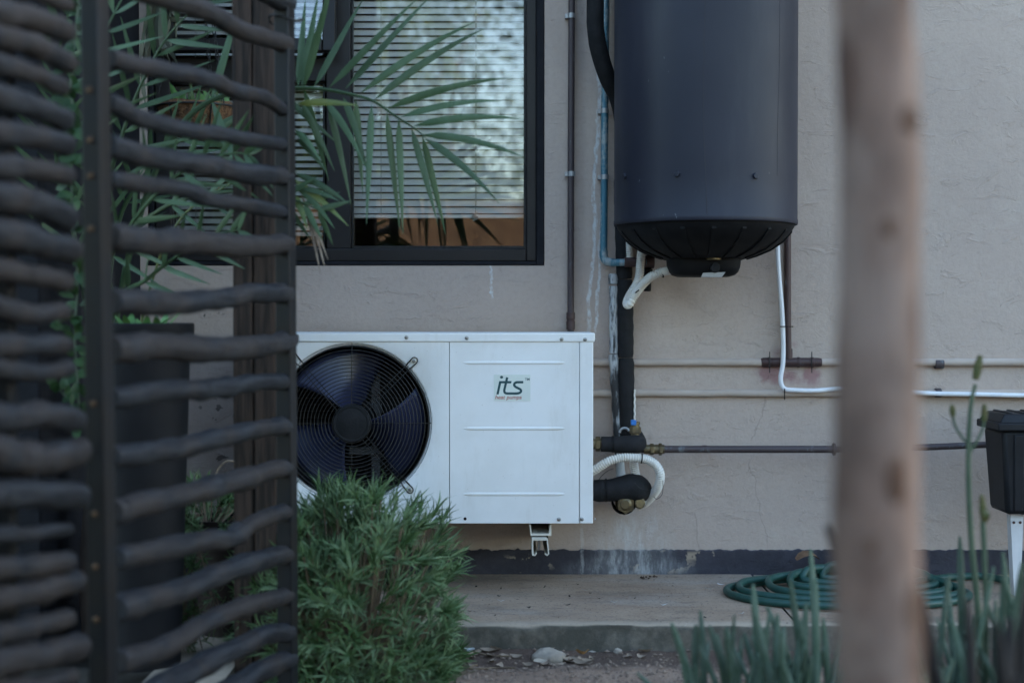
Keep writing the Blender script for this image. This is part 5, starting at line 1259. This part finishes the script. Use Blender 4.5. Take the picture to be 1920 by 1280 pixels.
for px, py, w_, h_ in ((1662, 890, .0095, .022), (1694, 1125, .0085, .026), (1692, 232, .010, .012), (1648, 430, .006, .009), (1618, 1010, .006, .012)):
    c = P(px, py, TD); cx_ = tb.x + .002; rr_ = .0405 * (1 - .45 * c.z / 2.6); dx_ = max(-.9, min(.9, (c.x - cx_) / rr_)); c.y = TD - rr_ * math.sqrt(1 - dx_ * dx_) * .985
    nrm = Vector((dx_, -math.sqrt(1 - dx_ * dx_), 0)); m = MB(); m.lathe([(.0, .0032), (.45, .0030), (.8, .0018), (1, -.001), (1.1, -.004)], (0, 0, 0), (0, -1, 0), 14, cap=False)
    rot = Matrix.Rotation(math.atan2(nrm.x, -nrm.y), 4, 'Z')
    m.v = [tuple(c + rot @ Vector((x * w_ * (1 + .2 * noise.noise(Vector((x * 2, z * 2, px)))), y, z * h_ * (1 + .2 * noise.noise(Vector((z * 2, x * 2, py))))))) for x, y, z in m.v]
    m.build('knot', M['knot'], sap)
# garden behind the camera, seen mirrored in the window, and an added hedge out of view
for k, (x, y, h, cr, cz) in enumerate(((-3.6, -11.5, 2.6, 2.6, 3.5), (-.8, -10.6, 2.4, 2.4, 3.3), (4.4, -9.8, 3.2, 2.2, 4.4), (-7.5, -10, 4, 3.0, 5))):
    tree('garden_tree', (x, y, GZ - .01), h, .14, (0, 0, cz), (cr, cr, cr * (1.0, 1.0, 1.0, .9)[k]), (9500, 9000, 6000, 7000)[k], (.16, .13, .19, .22)[k], ['leafy garden tree mirrored at the left of the window', 'leafy garden tree mirrored in the wide window pane', 'leafy garden tree mirrored at the right of the window', 'big garden tree far behind the camera at the left'][k], 30 + k, M['treebark'], M['treeleaf'], group='garden trees facing the house')
def hedge(x0, x1, y0, y1, h, n, label, seed, ls=1.0):
    r_ = random.Random(seed); t = thing('light_block_hedge', ((x0 + x1) / 2, (y0 + y1) / 2, GZ), label, 'hedge'); m = MB()
    for k in range(n):
        c = Vector((r_.uniform(x0, x1), r_.uniform(y0, y1), GZ + h * r_.random() ** .8)); c += Vector((.12 * noise.noise(c * 2), .12 * noise.noise(c * 2 + Vector((9, 0, 0))), .1 * noise.noise(c * 3)))
        d = rv(r_); sdv = d.cross(rv(r_)).normalized() * .022 * ls; l_ = r_.uniform(.06, .11) * ls; m.poly([c, c + d * l_ * .5 + sdv, c + d * l_, c + d * l_ * .5 - sdv])
    o = m.build('foliage', M['treeleaf'], t, smooth=False); o['kind'] = 'stuff'
    b_ = MB()
    for k in range(max(4, int((y1 - y0) / .25))): b_.tube([Vector((x0 + (x1 - x0) * (.5 if y1 - y0 > x1 - x0 else (k + .5) / 4), y0 + (.12 + .25 * k if y1 - y0 > x1 - x0 else .4), GZ - .02)), Vector((x0 + (x1 - x0) * (.5 if y1 - y0 > x1 - x0 else (k + .5) / 4) + r_.uniform(-.1, .1), y0 + (.12 + .25 * k if y1 - y0 > x1 - x0 else .4), GZ + h * .85))], .014, 6)
    o = b_.build('stems', M['treebark'], t); o['kind'] = 'stuff'
hedge(-2.6, -1.75, -2.0, 1.6, 2.9, 16000, 'unseen tall dark hedge added at the far left to block light', 61)  # out-of-view hedge, added to cut the light from the left
t = thing('garden_wall', (0, -8.2, 0), 'brown garden boundary wall facing the house', 'wall')
m = MB(); m.box(-9, -8.4, -.1, 9, -8.2, 2.1); m.build('masonry', M['gardenwall'], t, smooth=False)
m = MB(); m.box(-9.05, -8.45, 2.1, 9.05, -8.15, 2.16); m.build('coping', M['slab'], t, smooth=False)

# ------------------------------------------------------------------ litter, stones, gravel
r_ = random.Random(77)
def rock(mb, c, s_, r_):
    p = [Vector((0, 0, .7)), Vector((0, 0, -.5))] + [Vector((math.cos(a), math.sin(a), 0)) for a in [k * math.pi / 3 for k in range(6)]]
    n = len(mb.v); rot = Matrix.Rotation(r_.uniform(0, 6.28), 3, 'Z')
    for v in p: mb.v.append(tuple(c + rot @ (Vector((v.x * r_.uniform(.7, 1.2), v.y * r_.uniform(.6, 1), v.z * r_.uniform(.6, 1.1))) * s_)))
    for k in range(6): mb.f += [(n, n + 2 + k, n + 2 + (k + 1) % 6), (n + 1, n + 2 + (k + 1) % 6, n + 2 + k)]
m = MB()
for k in range(9000):
    x = r_.uniform(-.35, 1.5); y = r_.uniform(2.9, FRONT - .01); s_ = .0017 + .0062 * r_.random() ** 4
    if y > FRONT - .16 and r_.random() < .6: continue
    rock(m, Vector((x, y, ground_h(x, y) + s_ * .25)), s_, r_)
for k in range(260):
    x = r_.uniform(-.35, 2.2); y = FRONT + (WY - FRONT) * r_.random() ** .8; rock(m, Vector((x, y - .01, SLABZ + .001)), .0012 + .0018 * r_.random(), r_)
tag(m.build('gravel', M['pebble'], smooth=False), 'fine gravel and grit strewn over the soil and slab', kind='stuff')
def boulder(px, py, s_, label, mat='stone', z=None):
    p = PZ(px, py, GZ); bm = bmesh.new(); bmesh.ops.create_icosphere(bm, subdivisions=3, radius=1); 
    for v in bm.verts: v.co = Vector((v.co.x * s_[0], v.co.y * s_[1], v.co.z * s_[2])) * (1 + .22 * noise.noise(v.co * 1.6 + Vector((px, 0, 0))) + .06 * noise.noise(v.co * 5))
    me = bpy.data.meshes.new('stone'); bm.to_mesh(me); bm.free(); me.materials.append(M[mat]); me.polygons.foreach_set('use_smooth', [True] * len(me.polygons))
    o = bpy.data.objects.new('stone', me); COL.objects.link(o); o.location = (p.x, p.y, ground_h(p.x, p.y) + s_[2] * .35); tag(o, label, 'stone')
boulder(1028, 1228, (.040, .028, .021), 'pale chipped stone at the foot of the slab')
boulder(1158, 1219, (.011, .009, .008), 'small grey pebble right of the orange leaf')
boulder(1110, 1216, (.014, .009, .008), 'small flat pebble against the slab edge')
def dryleaf(p, L, wd, mat, label, grp=None, name='dry_leaf', lift=.006, ang=None):
    a = r_.uniform(0, 6.28) if ang is None else ang; d = Vector((math.cos(a), math.sin(a), 0)); s_ = Vector((-d.y, d.x, r_.uniform(-.5, .5)))
    pts_ = [p + d * L * (u - .5) + Vector((0, 0, lift * (2 * u - 1) ** 2 + .002 + r_.uniform(0, .002))) for u in (0, .2, .4, .6, .8, 1)]
    o = MB().leaf(pts_, wd, s_, r_.uniform(.1, .6)).build(name, M[mat], origin=p); tag(o, label, 'leaf', grp); return o
for k in range(34):
    px = r_.uniform(865, 1210); py = r_.gauss(1228, 9); p = PZ(px, py, GZ); 
    if p.y > FRONT - .02: p.y = FRONT - .02
    p.z = ground_h(p.x, p.y); dryleaf(p, r_.uniform(.022, .052), r_.uniform(.010, .022), 'dry', 'small curled dry leaf on the soil below the slab edge', 'dry leaves below the slab edge')
p = PZ(1092, 1228, GZ + .006); dryleaf(p, .036, .02, 'orange', 'orange brown dry leaf beside the pale stone', lift=.012, ang=.3)
p = PZ(1014, 1243, GZ + .006); dryleaf(p, .034, .016, 'stone', 'pale flat dry leaf in front of the pale stone', lift=.004, ang=.1)
p = PZ(880, 1222, GZ + .01); dryleaf(p, .028, .017, 'shred', 'whitish dry leaf lying right of the lavender bush', lift=.006, ang=2.8)
p = PZ(1510, 1078, SLABZ); p.y = 4.13; p.z = SLABZ + .062; dryleaf(p, .07, .055, 'brownleaf', 'large brown dry leaf propped behind the hose coil', lift=-.012, ang=.1)
for k in range(16):
    px = r_.uniform(880, 1400); py = r_.uniform(1088, 1160); p = PZ(px, py, SLABZ + .001); dryleaf(p, r_.uniform(.008, .018), r_.uniform(.003, .007), 'fingerd', 'dark crumb of leaf litter lying on the slab', 'leaf crumbs on the slab', name='leaf_crumb', lift=.003)
for px, py in ((940, 1128), (1152, 1130), (1098, 1108), (1245, 1136), (1330, 1106), (1352, 1098), (1365, 1112), (1390, 1152)):
    p = PZ(px, py, SLABZ + .002); dryleaf(p, r_.uniform(.012, .026), .0035, 'shred', 'thin white shred lying on the slab', 'white shreds on the slab', name='paper_shred', lift=.004, ang=r_.uniform(-.5, .5))
m = MB()
for k in range(9):
    p = PZ(1200 + k * 4 + r_.uniform(-3, 3), 1082 + r_.uniform(-2, 2), SLABZ + .003); rock(m, p, r_.uniform(.003, .007), r_)
tag(m.build('dirt_clump', M['soil'], smooth=False, origin=PZ(1215, 1083, SLABZ)), 'clump of dark debris on the slab under the drip stain', kind='stuff')
for k, (pts_, lb) in enumerate(((((868, 1208), (890, 1216), (920, 1219), (955, 1221)), 'thin bent dry twig along the slab foot'), (((872, 1250), (900, 1252), (930, 1244), (965, 1250)), 'dry twig lying on the soil right of the bush'), (((880, 1248), (888, 1240), (895, 1234)), 'short dry twig leaning beside the bush'))):
    q = [PZ(x, y, GZ + .008) for x, y in pts_]; q = [Vector((p.x, min(p.y, FRONT - .012), ground_h(p.x, min(p.y, FRONT - .02)) + .006)) for p in q]
    tag(MB().tube(smooth_path(q, 4), .0019, 6).build('dry_twig', M['lavstem'], origin=q[0]), lb, 'twig')
